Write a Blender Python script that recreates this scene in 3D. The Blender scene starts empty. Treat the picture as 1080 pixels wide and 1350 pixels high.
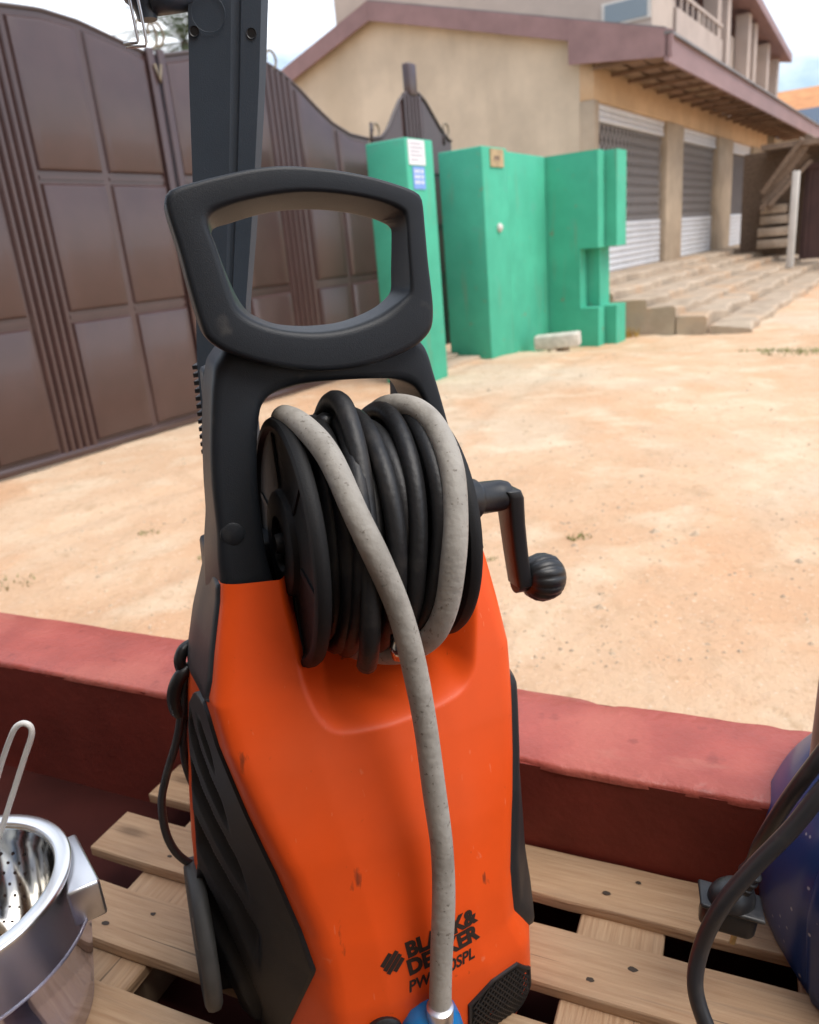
import bpy, bmesh, math, random
import numpy as np
from mathutils import Vector, Matrix
from mathutils.bvhtree import BVHTree

random.seed(7)
rng = np.random.default_rng(7)
SC = bpy.context.scene
COL = SC.collection
rad = math.radians

# ------------------------------------------------------------------ camera
TH, RO = rad(18.84), rad(5.15)
FW = Vector((0, math.cos(TH), -math.sin(TH)))
_r0 = Vector((1, 0, 0)); _u0 = _r0.cross(FW)
CR = _r0 * math.cos(RO) - _u0 * math.sin(RO)
CU = _r0 * math.sin(RO) + _u0 * math.cos(RO)
cam = bpy.data.cameras.new('camera')
cam.sensor_fit = 'VERTICAL'; cam.sensor_height = 24.0
cam.lens = 24.0 * 1012 / 1350
cam.clip_start = 0.02; cam.clip_end = 2000
cam_o = bpy.data.objects.new('camera', cam); COL.objects.link(cam_o)
M = Matrix.Identity(4)
for i in range(3):
    M[i][0] = CR[i]; M[i][1] = CU[i]; M[i][2] = -FW[i]
M[0][3], M[1][3], M[2][3] = 0, 0, 1.35
cam_o.matrix_world = M
cam.dof.use_dof = True
cam.dof.focus_distance = 0.80
cam.dof.aperture_fstop = 4.3
SC.camera = cam_o

# ------------------------------------------------------------------ sky, sun, exposure
SUN_AZ, SUN_EL = rad(122), rad(60)          # compass from +Y, clockwise
W = bpy.data.worlds.new('World'); SC.world = W; W.use_nodes = True
nt = W.node_tree; nt.nodes.clear()
N = nt.nodes.new; LK = nt.links.new
out = N('ShaderNodeOutputWorld'); bg = N('ShaderNodeBackground')
sky = N('ShaderNodeTexSky'); sky.sky_type = 'NISHITA'; sky.sun_disc = False
sky.sun_elevation = SUN_EL; sky.sun_rotation = SUN_AZ
sky.air_density = 1.0; sky.dust_density = 1.5; sky.ozone_density = 1.5
tc = N('ShaderNodeTexCoord'); mp = N('ShaderNodeMapping'); mp.inputs['Scale'].default_value = (1, 1, 2.2)
mp.inputs['Location'].default_value = (0.35, 0.1, 0.2)
nz = N('ShaderNodeTexNoise'); nz.inputs['Scale'].default_value = 2.3; nz.inputs['Detail'].default_value = 7; nz.inputs['Roughness'].default_value = .55
rp = N('ShaderNodeValToRGB'); rp.color_ramp.elements[0].position = .43; rp.color_ramp.elements[1].position = .62
mx = N('ShaderNodeMix'); mx.data_type = 'RGBA'
mx.inputs[7].default_value = (9.6, 10.0, 10.6, 1)
LK(tc.outputs['Generated'], mp.inputs['Vector']); LK(mp.outputs[0], nz.inputs['Vector']); LK(nz.outputs['Fac'], rp.inputs[0])
LK(rp.outputs[0], mx.inputs[0]); LK(sky.outputs[0], mx.inputs[6]); LK(mx.outputs[2], bg.inputs[0])
bg.inputs[1].default_value = 0.10
LK(bg.outputs[0], out.inputs[0])

sl = bpy.data.lights.new('sun', 'SUN'); sl.energy = 1.4; sl.angle = rad(40); sl.color = (1, .95, .88)
sun = bpy.data.objects.new('sun', sl); COL.objects.link(sun)
sd = Vector((math.sin(SUN_AZ) * math.cos(SUN_EL), math.cos(SUN_AZ) * math.cos(SUN_EL), math.sin(SUN_EL)))
sun.rotation_euler = sd.to_track_quat('Z', 'Y').to_euler()
sun.location = (5, 0, 12)
SC.view_settings.view_transform = 'Standard'; SC.view_settings.look = 'None'
SC.view_settings.gamma = 1; SC.view_settings.use_curve_mapping = False
SC.view_settings.exposure = 1.02
SC.cycles.max_bounces = 8; SC.cycles.transparent_max_bounces = 12

# ------------------------------------------------------------------ helpers
def mat(name, color, rough=.6, var=0.0, scale=8.0, bump=0.0, bscale=None, metal=0.0, spec=.5, color2=None,
        lo=.35, hi=.65, stretch=None, detail=5.0, coat=0.0, rvar=0.0):
    m = bpy.data.materials.new(name); m.use_nodes = True
    t = m.node_tree; b = t.nodes['Principled BSDF']
    b.inputs['Base Color'].default_value = (*color, 1); b.inputs['Roughness'].default_value = rough
    b.inputs['Metallic'].default_value = metal; b.inputs['Specular IOR Level'].default_value = spec
    if coat: b.inputs['Coat Weight'].default_value = coat; b.inputs['Coat Roughness'].default_value = .08
    tcn = t.nodes.new('ShaderNodeTexCoord'); vec = tcn.outputs['Object']
    if stretch:
        mpn = t.nodes.new('ShaderNodeMapping'); mpn.inputs['Scale'].default_value = stretch
        t.links.new(vec, mpn.inputs[0]); vec = mpn.outputs[0]
    if var or color2:
        n = t.nodes.new('ShaderNodeTexNoise'); n.inputs['Scale'].default_value = scale; n.inputs['Detail'].default_value = detail
        n.inputs['Roughness'].default_value = .6
        t.links.new(vec, n.inputs['Vector'])
        r = t.nodes.new('ShaderNodeValToRGB'); r.color_ramp.elements[0].position = lo; r.color_ramp.elements[1].position = hi
        c2 = color2 or tuple(c * (1 - var) for c in color)
        c1 = color if color2 else tuple(min(1, c * (1 + var * .5)) for c in color)
        r.color_ramp.elements[0].color = (*c2, 1); r.color_ramp.elements[1].color = (*c1, 1)
        t.links.new(n.outputs['Fac'], r.inputs[0]); t.links.new(r.outputs[0], b.inputs['Base Color'])
        if rvar:
            mr = t.nodes.new('ShaderNodeMapRange'); mr.inputs[3].default_value = rough + rvar; mr.inputs[4].default_value = rough - rvar
            t.links.new(n.outputs['Fac'], mr.inputs[0]); t.links.new(mr.outputs[0], b.inputs['Roughness'])
    if bump:
        n2 = t.nodes.new('ShaderNodeTexNoise'); n2.inputs['Scale'].default_value = bscale or scale * 4; n2.inputs['Detail'].default_value = 6
        t.links.new(vec, n2.inputs['Vector'])
        bp = t.nodes.new('ShaderNodeBump'); bp.inputs['Strength'].default_value = bump; bp.inputs['Distance'].default_value = .01
        t.links.new(n2.outputs['Fac'], bp.inputs['Height']); t.links.new(bp.outputs[0], b.inputs['Normal'])
    return m

def overlay(m, color, scale, lo, hi, stretch=None, amount=1.0, rough=None, detail=6.0, off=(0, 0, 0), voronoi=False):
    """mixes a second pigment over the material's colour (dirt, dust, specks) where a noise passes a threshold"""
    t = m.node_tree; b = t.nodes['Principled BSDF']
    tcn = t.nodes.new('ShaderNodeTexCoord')
    mpn = t.nodes.new('ShaderNodeMapping'); mpn.inputs['Scale'].default_value = stretch or (1, 1, 1); mpn.inputs['Location'].default_value = off
    t.links.new(tcn.outputs['Object'], mpn.inputs[0])
    if voronoi:
        n = t.nodes.new('ShaderNodeTexVoronoi'); n.inputs['Scale'].default_value = scale; o = n.outputs['Distance']
    else:
        n = t.nodes.new('ShaderNodeTexNoise'); n.inputs['Scale'].default_value = scale; n.inputs['Detail'].default_value = detail; o = n.outputs['Fac']
    t.links.new(mpn.outputs[0], n.inputs['Vector'])
    mr = t.nodes.new('ShaderNodeMapRange'); mr.inputs[1].default_value = lo; mr.inputs[2].default_value = hi
    mr.inputs[3].default_value = 0; mr.inputs[4].default_value = amount; mr.clamp = True
    t.links.new(o, mr.inputs[0])
    mxn = t.nodes.new('ShaderNodeMix'); mxn.data_type = 'RGBA'; mxn.inputs[7].default_value = (*color, 1)
    s = b.inputs['Base Color']
    if s.is_linked: t.links.new(s.links[0].from_socket, mxn.inputs[6])
    else: mxn.inputs[6].default_value = s.default_value
    t.links.new(mr.outputs[0], mxn.inputs[0]); t.links.new(mxn.outputs[2], s)
    if rough is not None:
        m2 = t.nodes.new('ShaderNodeMix'); rs = b.inputs['Roughness']
        if rs.is_linked: t.links.new(rs.links[0].from_socket, m2.inputs[2])
        else: m2.inputs[2].default_value = rs.default_value
        m2.inputs[3].default_value = rough; t.links.new(mr.outputs[0], m2.inputs[0]); t.links.new(m2.outputs[0], rs)
    return m

def multi_bump(m, layers):
    t = m.node_tree; b = t.nodes['Principled BSDF']; tcn = t.nodes.new('ShaderNodeTexCoord'); prev = None
    for sc, st_, dist in layers:
        n = t.nodes.new('ShaderNodeTexNoise'); n.inputs['Scale'].default_value = sc; n.inputs['Detail'].default_value = 5; n.inputs['Roughness'].default_value = .65
        t.links.new(tcn.outputs['Object'], n.inputs['Vector'])
        bp = t.nodes.new('ShaderNodeBump'); bp.inputs['Strength'].default_value = st_; bp.inputs['Distance'].default_value = dist
        t.links.new(n.outputs['Fac'], bp.inputs['Height'])
        if prev is not None: t.links.new(prev, bp.inputs['Normal'])
        prev = bp.outputs[0]
    t.links.new(prev, b.inputs['Normal'])

def link(o, parent=None):
    COL.objects.link(o)
    if parent is not None: o.parent = parent
    return o

def tag(o, label=None, cat=None, group=None, kind=None):
    if label: o['label'] = label
    if cat: o['category'] = cat
    if group: o['group'] = group
    if kind: o['kind'] = kind
    return o

def thing(name, label, cat, loc=(0, 0, 0), rotz=0.0, group=None):
    o = bpy.data.objects.new(name, None); o.empty_display_size = .1
    o.location = loc; o.rotation_euler = (0, 0, rotz)
    return tag(link(o), label, cat, group)

def mesh(name, V, F, m, parent=None, smooth=False, loc=None, auto=None):
    me = bpy.data.meshes.new(name)
    me.from_pydata([tuple(map(float, v)) for v in V], [], [tuple(int(i) for i in f) for f in F])
    me.materials.append(m)
    bm = bmesh.new(); bm.from_mesh(me); bmesh.ops.recalc_face_normals(bm, faces=bm.faces); bm.to_mesh(me); bm.free()
    if smooth: me.polygons.foreach_set('use_smooth', [True] * len(me.polygons))
    me.update()
    if auto is not None: me.set_sharp_from_angle(angle=rad(auto))
    o = bpy.data.objects.new(name, me)
    if loc is not None: o.location = loc
    return link(o, parent)

class MB:
    """collects shapes for ONE mesh"""
    def __init__(s): s.V = []; s.F = []
    def add(s, V, F):
        k = len(s.V); s.V += [tuple(v) for v in V]; s.F += [tuple(i + k for i in f) for f in F]; return s
    def box(s, a, b, tf=None):
        V = [(x, y, z) for x in (a[0], b[0]) for y in (a[1], b[1]) for z in (a[2], b[2])]
        if tf: V = [tf(*v) for v in V]
        return s.add(V, [(0, 1, 3, 2), (4, 6, 7, 5), (0, 4, 5, 1), (2, 3, 7, 6), (0, 2, 6, 4), (1, 5, 7, 3)])
    def prism(s, poly, z0, z1, tf=None):
        n = len(poly); V = [(x, y, z0) for x, y in poly] + [(x, y, z1) for x, y in poly]
        if tf: V = [tf(*v) for v in V]
        F = [tuple(range(n - 1, -1, -1)), tuple(range(n, 2 * n))] + [(i, (i + 1) % n, n + (i + 1) % n, n + i) for i in range(n)]
        return s.add(V, F)
    def tube(s, path, r, n=10, cap=True, closed=False):
        P = [Vector(p) for p in path]; L = len(P); V = []; F = []
        up = None
        for i in range(L):
            if closed: T = (P[(i + 1) % L] - P[i - 1]).normalized()
            else: T = (P[min(i + 1, L - 1)] - P[max(i - 1, 0)]).normalized()
            if up is None:
                up = T.orthogonal().normalized()
            up = (up - T * up.dot(T)).normalized(); w2 = T.cross(up)
            rr = r[i] if hasattr(r, '__len__') else r
            for j in range(n):
                a = 2 * math.pi * j / n; V.append(P[i] + up * math.cos(a) * rr + w2 * math.sin(a) * rr)
        for i in range(L if closed else L - 1):
            for j in range(n):
                a, b = i * n + j, i * n + (j + 1) % n; c, d = ((i + 1) % L) * n + (j + 1) % n, ((i + 1) % L) * n + j
                F.append((a, b, c, d))
        if cap and not closed:
            F += [tuple(range(n - 1, -1, -1)), tuple(range((L - 1) * n, L * n))]
        return s.add(V, F)
    def lathe(s, prof, origin, axis, n=40, lob=None, cap=True):
        """profile (distance along axis, radius)"""
        A = Vector(axis).normalized(); u = A.orthogonal().normalized(); w2 = A.cross(u); O_ = Vector(origin); V = []; F = []
        for d, r in prof:
            for j in range(n):
                a = 2 * math.pi * j / n; q = max(r, 1e-5) * (lob(a, d) if lob else 1)
                V.append(O_ + A * d + (u * math.cos(a) + w2 * math.sin(a)) * q)
        for i in range(len(prof) - 1):
            for j in range(n):
                F.append((i * n + j, i * n + (j + 1) % n, (i + 1) * n + (j + 1) % n, (i + 1) * n + j))
        if cap and prof[0][1] > 1e-4: F.append(tuple(range(n - 1, -1, -1)))
        if cap and prof[-1][1] > 1e-4: F.append(tuple(range((len(prof) - 1) * n, len(prof) * n)))
        return s.add(V, F)
    def build(s, name, m, parent=None, smooth=False, loc=None, auto=None, bevel=0, seg=2):
        o = mesh(name, s.V, s.F, m, parent, smooth or bevel > 0, loc, auto)
        if bevel:
            bm = bmesh.new(); bm.from_mesh(o.data)
            bmesh.ops.remove_doubles(bm, verts=bm.verts, dist=1e-6)
            ed = [e for e in bm.edges if len(e.link_faces) == 2 and e.calc_face_angle(0) > rad(25)]
            bmesh.ops.bevel(bm, geom=ed, offset=bevel, segments=seg, affect='EDGES', profile=.5, clamp_overlap=True)
            bm.to_mesh(o.data); bm.free()
            o.data.polygons.foreach_set('use_smooth', [True] * len(o.data.polygons))
            o.data.set_sharp_from_angle(angle=rad(50))
        return o

def copy_part(src, parent, loc=None, rot=None, name=None):
    c = src.copy(); COL.objects.link(c); c.parent = parent
    if loc is not None: c.location = loc
    if rot is not None: c.rotation_euler = rot
    return c

def crom(pts, k=6, closed=False):
    P = [np.array(p, float) for p in pts]; n = len(P); o = []
    for i in range(n if closed else n - 1):
        if closed: a, b, c, d = P[i - 1], P[i], P[(i + 1) % n], P[(i + 2) % n]
        else: a, b, c, d = P[max(i - 1, 0)], P[i], P[i + 1], P[min(i + 2, n - 1)]
        for j in range(k):
            t = j / k; o.append(.5 * (2 * b + (c - a) * t + (2 * a - 5 * b + 4 * c - d) * t * t + (3 * b - a - 3 * c + d) * t ** 3))
    if not closed: o.append(P[-1])
    return o

# street frame: s runs along the street away from the camera, n towards the street, z up
AZ = rad(34.4); ES = Vector((math.sin(AZ), math.cos(AZ), 0)); EN = Vector((math.cos(AZ), -math.sin(AZ), 0))
ST_ROT = rad(90) - AZ
def st(s, n, z=0.0): return ES * s + EN * n + Vector((0, 0, z))
class Street:
    """a thing standing in the street frame: local(s, n, z) -> its own coordinates"""
    def __init__(self, name, label, cat, s0, n0, z0=0.0, group=None):
        self.o = thing(name, label, cat, st(s0, n0, z0), ST_ROT, group); self.s0, self.n0, self.z0 = s0, n0, z0
    def __call__(self, s, n, z): return (s - self.s0, self.n0 - n, z - self.z0)

# wall / pallet frame: t along the red wall (to the right), m away from the camera
WA = rad(-24.7); WT = Vector((math.cos(WA), math.sin(WA), 0)); WM = Vector((-math.sin(WA), math.cos(WA), 0))
def wp(t, m, z=0.0): return WT * t + WM * m + Vector((0, 0, z))

# ------------------------------------------------------------------ materials
M_sand = mat('sand', (.67, .475, .315), .95, color2=(.58, .36, .215), scale=.55, lo=.38, hi=.62, detail=8, spec=.2)
multi_bump(M_sand, ((5, .5, .05), (22, .6, .018), (85, .7, .006), (260, .8, .0025)))
overlay(M_sand, (.60, .49, .36), .35, .48, .64, amount=.75, off=(3, 1, 0))
overlay(M_sand, (.62, .355, .20), 1.6, .52, .68, amount=.65, off=(6, 3, 1), stretch=(1, .5, 1))
overlay(M_sand, (.36, .25, .155), 3.2, .64, .78, amount=.45, off=(9, 2, 0))
overlay(M_sand, (.74, .60, .43), 2.4, .52, .68, amount=.55, off=(2, 8, 0))
overlay(M_sand, (.47, .315, .19), 6.5, .56, .72, amount=.50, off=(5, 5, 0), stretch=(1, .6, 1))
overlay(M_sand, (.42, .26, .14), 24, .56, .72, amount=.42)
overlay(M_sand, (.72, .60, .46), 55, .62, .7, amount=.6)
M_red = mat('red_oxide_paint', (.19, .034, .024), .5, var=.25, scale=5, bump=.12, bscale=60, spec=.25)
overlay(M_red, (.15, .04, .03), 2.2, .5, .75, amount=.5, rough=.6)
M_redtop = mat('dusty_skylit_red_paint', (.40, .085, .062), .42, var=.16, scale=7, bump=.30, bscale=70, spec=.5)  # paler copy of the wall red: sky light painted in along with dust
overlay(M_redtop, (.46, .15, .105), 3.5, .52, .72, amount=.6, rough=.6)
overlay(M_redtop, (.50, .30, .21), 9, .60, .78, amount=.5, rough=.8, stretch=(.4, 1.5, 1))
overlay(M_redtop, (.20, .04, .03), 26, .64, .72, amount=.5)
M_green = mat('green_paint', (.070, .43, .275), .7, var=.12, scale=2.5, bump=.25, bscale=30, spec=.3)
overlay(M_green, (.060, .37, .24), 1.4, .5, .7, amount=.6, off=(2, 5, 1))
overlay(M_green, (.10, .36, .26), 5, .6, .75, amount=.5)
overlay(M_green, (.20, .26, .17), 3.0, .60, .74, amount=.45, stretch=(2.5, 2.5, .3), off=(1, 4, 2))
overlay(M_green, (.25, .20, .13), 9, .66, .76, amount=.6, off=(3, 3, 3))
M_gate = mat('brown_gate_paint', (.060, .031, .028), .31, var=.12, scale=3, spec=.65, bump=.05, bscale=5, coat=.16)
overlay(M_gate, (.11, .065, .055), 1.6, .5, .8, amount=.22, rough=.6)
overlay(M_gate, (.12, .055, .035), 6, .66, .78, amount=.3, rough=.75, stretch=(2, 2, .5), off=(4, 1, 2))
M_gate2 = mat('dark_gate_paint', (.05, .032, .030), .4, spec=.6)
M_scroll = mat('weathered_iron', (.20, .16, .11), .5, metal=.4, var=.2, scale=40)
M_plaster = mat('beige_plaster', (.60, .50, .375), .9, var=.16, scale=.9, bump=.25, bscale=12, spec=.2)
overlay(M_plaster, (.46, .37, .26), .55, .52, .72, amount=.6, stretch=(1, 1, .4))
overlay(M_plaster, (.40, .32, .23), 1.3, .56, .74, amount=.4, stretch=(1.5, 1.5, .25), off=(2, 7, 0))
M_lintel = mat('ochre_plaster', (.56, .39, .24), .9, var=.12, scale=1.5, bump=.2, spec=.2)
M_pillar = mat('tan_plaster', (.47, .37, .265), .9, var=.15, scale=2, bump=.2, spec=.2)
M_fascia = mat('fascia_paint', (.27, .165, .16), .55, var=.15, scale=2.5, stretch=(.3, 1, 1), spec=.4)
M_roof = mat('zinc_roof', (.22, .20, .19), .5, metal=.4, var=.25, scale=2)
M_soffit = mat('soffit_wood', (.24, .15, .10), .85, var=.35, scale=3, stretch=(1, .3, 1))
M_soffitp = mat('soffit_board', (.25, .17, .11), .85, var=.35, scale=4)
M_shut = mat('shutter_enamel', (.62, .62, .63), .5, var=.08, scale=2, spec=.4)
M_grille = mat('dark_shutter_back', (.085, .07, .066), .7, var=.2, scale=4)
M_wire = mat('grille_wire', (.46, .43, .41), .6, metal=.3)
M_conc = mat('worn_concrete', (.50, .40, .30), .95, color2=(.36, .28, .205), scale=2.2, bump=.8, bscale=14, spec=.2)
overlay(M_conc, (.46, .29, .17), 1.1, .52, .7, amount=.7)
M_upper = mat('upper_render', (.47, .395, .34), .9, var=.12, scale=.6, spec=.2)
M_upper2 = mat('upper_pilaster', (.46, .385, .34), .9, var=.12, scale=.8, spec=.2)
M_dark = mat('dark_opening', (.045, .03, .028), .9, spec=.1)
M_glass = mat('far_window_glass', (.20, .24, .26), .12, spec=.8)
M_orange_roof = mat('orange_tiles', (.60, .27, .11), .8, var=.2, scale=1.2)
M_blue_roof = mat('blue_grey_sheet', (.10, .14, .20), .6)
M_white = mat('white_paint', (.62, .59, .54), .7, var=.12, scale=2)
M_brown = mat('brown_sheet', (.07, .032, .027), .6, var=.2, scale=2)
M_timber = mat('weathered_timber', (.24, .17, .12), .9, var=.35, scale=6, stretch=(.4, 3, 3))
M_stone = mat('white_block', (.62, .56, .48), .95, var=.25, scale=7, bump=.8, bscale=16, spec=.2)
M_wood = mat('pallet_wood', (.47, .315, .19), .75, color2=(.34, .205, .115), scale=5, stretch=(1.5, 30, 30), bump=.35, bscale=6, detail=7, spec=.3, lo=.3, hi=.7)
overlay(M_wood, (.22, .14, .09), 7, .60, .72, stretch=(.5, 14, 14), amount=.55)
overlay(M_wood, (.42, .335, .245), 3, .48, .72, amount=.5, off=(4, 4, 4))
overlay(M_wood, (.11, .075, .05), 2.2, .66, .70, stretch=(1.2, 60, 60), amount=.75, off=(1, 2, 3))
overlay(M_wood, (.14, .085, .05), 9, .135, .05, stretch=(.35, 1.1, 1), amount=.7, voronoi=True)
overlay(M_wood, (.20, .15, .11), 4.5, .58, .75, amount=.4, off=(8, 8, 2))
M_woodedge = mat('pallet_block_wood', (.27, .19, .12), .85, var=.3, scale=6)
M_nail = mat('nail_hole', (.045, .03, .02), .8)
M_grass = mat('grass', (.22, .23, .07), .8, var=.4, scale=9)
M_yellow = mat('dry_leaves', (.42, .27, .06), .8, var=.3, scale=9)
M_pebble = mat('pebble', (.52, .40, .28), .95, var=.35, scale=2)
M_leaf = mat('tree_leaf', (.06, .09, .035), .7, var=.4, scale=3)
M_bark = mat('tree_bark', (.16, .12, .09), .9, var=.3, scale=6)
# washer
M_char = mat('charcoal_plastic', (.014, .017, .022), .44, spec=.33, bump=.10, bscale=900, var=.10, scale=14, rvar=.05)
overlay(M_char, (.10, .09, .08), 30, .64, .76, amount=.35, rough=.6)
M_black = mat('black_plastic', (.013, .013, .014), .38, spec=.5, bump=.08, bscale=700)
overlay(M_black, (.06, .055, .05), 18, .62, .78, amount=.5, rough=.6)
M_orange = mat('orange_plastic', (.82, .088, .010), .40, spec=.30, var=.06, scale=9, bump=.05, bscale=1100)
overlay(M_orange, (.70, .072, .009), 3.2, .5, .75, amount=.6, rough=.5)
overlay(M_orange, (.10, .025, .012), 16, .70, .76, amount=.75, rough=.6, stretch=(3, 3, .9), off=(1.2, 0, .6))
overlay(M_orange, (.82, .20, .09), 22, .70, .73, amount=.6, rough=.5, stretch=(1.6, 1, 1.2), off=(5, 3, 2))
overlay(M_orange, (.84, .26, .13), 9, .765, .775, amount=.30, rough=.5, stretch=(22, 22, 1.4), off=(3, 1, 7), detail=1)
overlay(M_orange, (.34, .04, .012), 90, .70, .76, amount=.4, rough=.5)
overlay(M_orange, (.52, .12, .05), 2.0, .54, .72, amount=.30, rough=.6, off=(7, 2, 5))
M_panel = mat('dark_vent_plastic', (.016, .0155, .0165), .5, spec=.4, bump=.1, bscale=600)
overlay(M_panel, (.05, .043, .036), 14, .58, .75, amount=.4, rough=.65)
M_hose = mat('grey_hose_rubber', (.39, .365, .325), .62, var=.12, scale=20, bump=.15, bscale=120, spec=.35)
overlay(M_hose, (.17, .15, .125), 24, .50, .72, amount=.7, stretch=(1, 1, .45), rough=.75)
overlay(M_hose, (.12, .10, .08), 210, .62, .70, amount=.7)
M_bhose = mat('black_hose_rubber', (.015, .015, .016), .46, spec=.4, bump=.1, bscale=160)
overlay(M_bhose, (.06, .052, .045), 25, .55, .75, amount=.6, rough=.65)
M_ink = mat('black_print', (.02, .012, .01), .5)
M_disc = mat('reel_disc_plastic', (.010, .010, .011), .62, spec=.3, bump=.1, bscale=500)
M_bluecap = mat('blue_coupling', (.01, .16, .42), .3, spec=.6)
M_steel = mat('brushed_steel', (.70, .70, .72), .36, metal=1, var=.06, scale=6)
M_steel2 = mat('polished_steel', (.62, .61, .59), .09, metal=1)
M_rim = mat('polished_rim', (.86, .84, .82), .28, metal=1)
M_wwire = mat('white_coated_wire', (.78, .77, .74), .35)
M_greytyre = mat('grey_wheel_rubber', (.06, .058, .055), .6, var=.35, scale=12)
M_drum = mat('blue_enamel', (.016, .045, .165), .32, spec=.45, coat=.12, var=.1, scale=4)
overlay(M_drum, (.45, .45, .48), 42, .115, .07, amount=.85, rough=.6, voronoi=True)
overlay(M_drum, (.10, .09, .12), 5, .5, .72, amount=.35, rough=.4)
M_cable = mat('black_cable', (.030, .030, .033), .38, spec=.5)
overlay(M_cable, (.09, .08, .07), 30, .58, .75, amount=.5, rough=.55)
M_plug = mat('black_plug', (.015, .015, .016), .4, spec=.5)
overlay(M_plug, (.07, .065, .06), 40, .56, .72, amount=.6, rough=.6)
M_brass = mat('plug_pin', (.45, .36, .2), .35, metal=1)
M_col = mat('slate_plastic', (.048, .064, .085), .40, spec=.5, bump=.1, bscale=800, var=.1, scale=10)
M_pale = mat('paper_white', (.75, .74, .76), .8)
M_label_grey = mat('paper_print', (.38, .38, .42), .8)
M_blue = mat('paper_blue', (.20, .34, .72), .7)
M_tan = mat('tan_plate', (.42, .31, .17), .7, var=.25, scale=12)
M_pole = mat('tan_pole', (.42, .31, .24), .6, var=.2, scale=9)
M_foot = mat('grey_plastic_foot', (.12, .12, .12), .55, var=.2, scale=20)
M_floor = mat('red_floor_paint', (.055, .012, .009), .8, spec=.15, var=.3, scale=3)
mp_ = bpy.data.materials.new('clear_plastic'); mp_.use_nodes = True
t = mp_.node_tree; t.nodes.clear()
o_ = t.nodes.new('ShaderNodeOutputMaterial'); ms = t.nodes.new('ShaderNodeMixShader'); tr = t.nodes.new('ShaderNodeBsdfTransparent')
gl = t.nodes.new('ShaderNodeBsdfGlossy'); gl.inputs['Roughness'].default_value = .08; gl.inputs['Color'].default_value = (.80, .81, .97, 1)
tr.inputs['Color'].default_value = (.86, .86, .95, 1)
lw = t.nodes.new('ShaderNodeLayerWeight'); lw.inputs['Blend'].default_value = .5
df = t.nodes.new('ShaderNodeBsdfDiffuse'); df.inputs['Color'].default_value = (.70, .70, .86, 1)
mq = t.nodes.new('ShaderNodeMixShader'); mq.inputs[0].default_value = .16; t.links.new(tr.outputs[0], mq.inputs[1]); t.links.new(df.outputs[0], mq.inputs[2])
t.links.new(lw.outputs['Facing'], ms.inputs[0]); t.links.new(mq.outputs[0], ms.inputs[1]); t.links.new(gl.outputs[0], ms.inputs[2]); t.links.new(ms.outputs[0], o_.inputs[0])
M_clear = mp_

# ------------------------------------------------------------------ ground
def sstep(a, b, x):
    t_ = np.clip((x - a) / (b - a), 0, 1); return t_ * t_ * (3 - 2 * t_)
DENTS = [(random.uniform(-.5, .6) * yy, yy, random.uniform(.05, .13), random.uniform(.004, .012)) for yy in [2.4 + 6 * random.random() ** 1.5 for _ in range(110)]]
def hgt(x, y):
    s = x * ES.x + y * ES.y; n = x * EN.x + y * EN.y
    h = -.18 * sstep(8.7, 10.5, s) * sstep(-9, -6, n + 0 * s)
    near = 1 - sstep(30, 60, np.hypot(x, y))
    q = .010 * np.sin(1.7 * x + .6 * y) * np.sin(1.1 * y - .4 * x) + .006 * np.sin(4.1 * x + 1.3) * np.sin(3.7 * y) + .003 * np.sin(9 * x - 2 * y) * np.sin(8 * y + x)
    for fx, fy, fr, fd in DENTS:
        d2 = ((x - fx) ** 2 + (y - fy) ** 2) / fr ** 2; q = q + fd * (-np.exp(-d2) + .55 * np.exp(-.5 * (np.sqrt(d2) - 1.6) ** 2 * 4))
    for o_, w_ in ((3.1, .10), (4.25, .10)):
        dd_ = n + o_ - .25 * np.sin(s * .5); q = q - .010 * np.exp(-(dd_ / w_) ** 2) + .006 * np.exp(-((abs(dd_) - .2) / .08) ** 2)
    return h + q * near * sstep(1.6, 3.0, y)
gx = np.concatenate([-np.geomspace(300, 9, 14), np.linspace(-8.5, 12, 330), np.geomspace(12.4, 300, 26)])
gy = np.concatenate([-np.geomspace(300, 3, 12), np.linspace(-2, 1, 6), np.concatenate([np.linspace(1.15, 5, 110), np.linspace(5.05, 13, 130)]), np.geomspace(13.3, 500, 40)])
XX, YY = np.meshgrid(gx, gy); ZZ = hgt(XX, YY)
fine = ((XX > -8.6) & (XX < 12.2) & (YY > 1.8) & (YY < 14))
ZZ = ZZ + np.where(fine, rng.normal(0, .0022, ZZ.shape), 0)
nx, ny = len(gx), len(gy)
gv = np.stack([XX.ravel(), YY.ravel(), ZZ.ravel()], 1)
gf = [(j * nx + i, j * nx + i + 1, (j + 1) * nx + i + 1, (j + 1) * nx + i) for j in range(ny - 1) for i in range(nx - 1)]
tag(mesh('ground', gv, gf, M_sand, smooth=True), kind='structure')

# pebbles and grit on the sand: nobody could count them
pb = MB()
for k in range(2300):
    y = 2.2 + 9.5 * random.random() ** 1.6; x = random.uniform(-.55, .62) * y + .2
    r = random.uniform(.003, .010) * (1 + .06 * y)
    if random.random() < .06: r *= random.uniform(1.6, 2.8)
    z = float(hgt(np.array(x), np.array(y)))
    V = []
    for a in range(5):
        an = a * 2 * math.pi / 5 + random.random(); V.append((x + r * math.cos(an) * random.uniform(.7, 1.2), y + r * math.sin(an) * random.uniform(.7, 1.2), z - .002))
    V.append((x, y, z + r * random.uniform(.5, .9)))
    pb.add(V, [(a, (a + 1) % 5, 5) for a in range(5)])
tag(pb.build('pebbles', M_pebble), 'scattered grit and small stones on the sandy yard', 'pebbles', kind='stuff')

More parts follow.
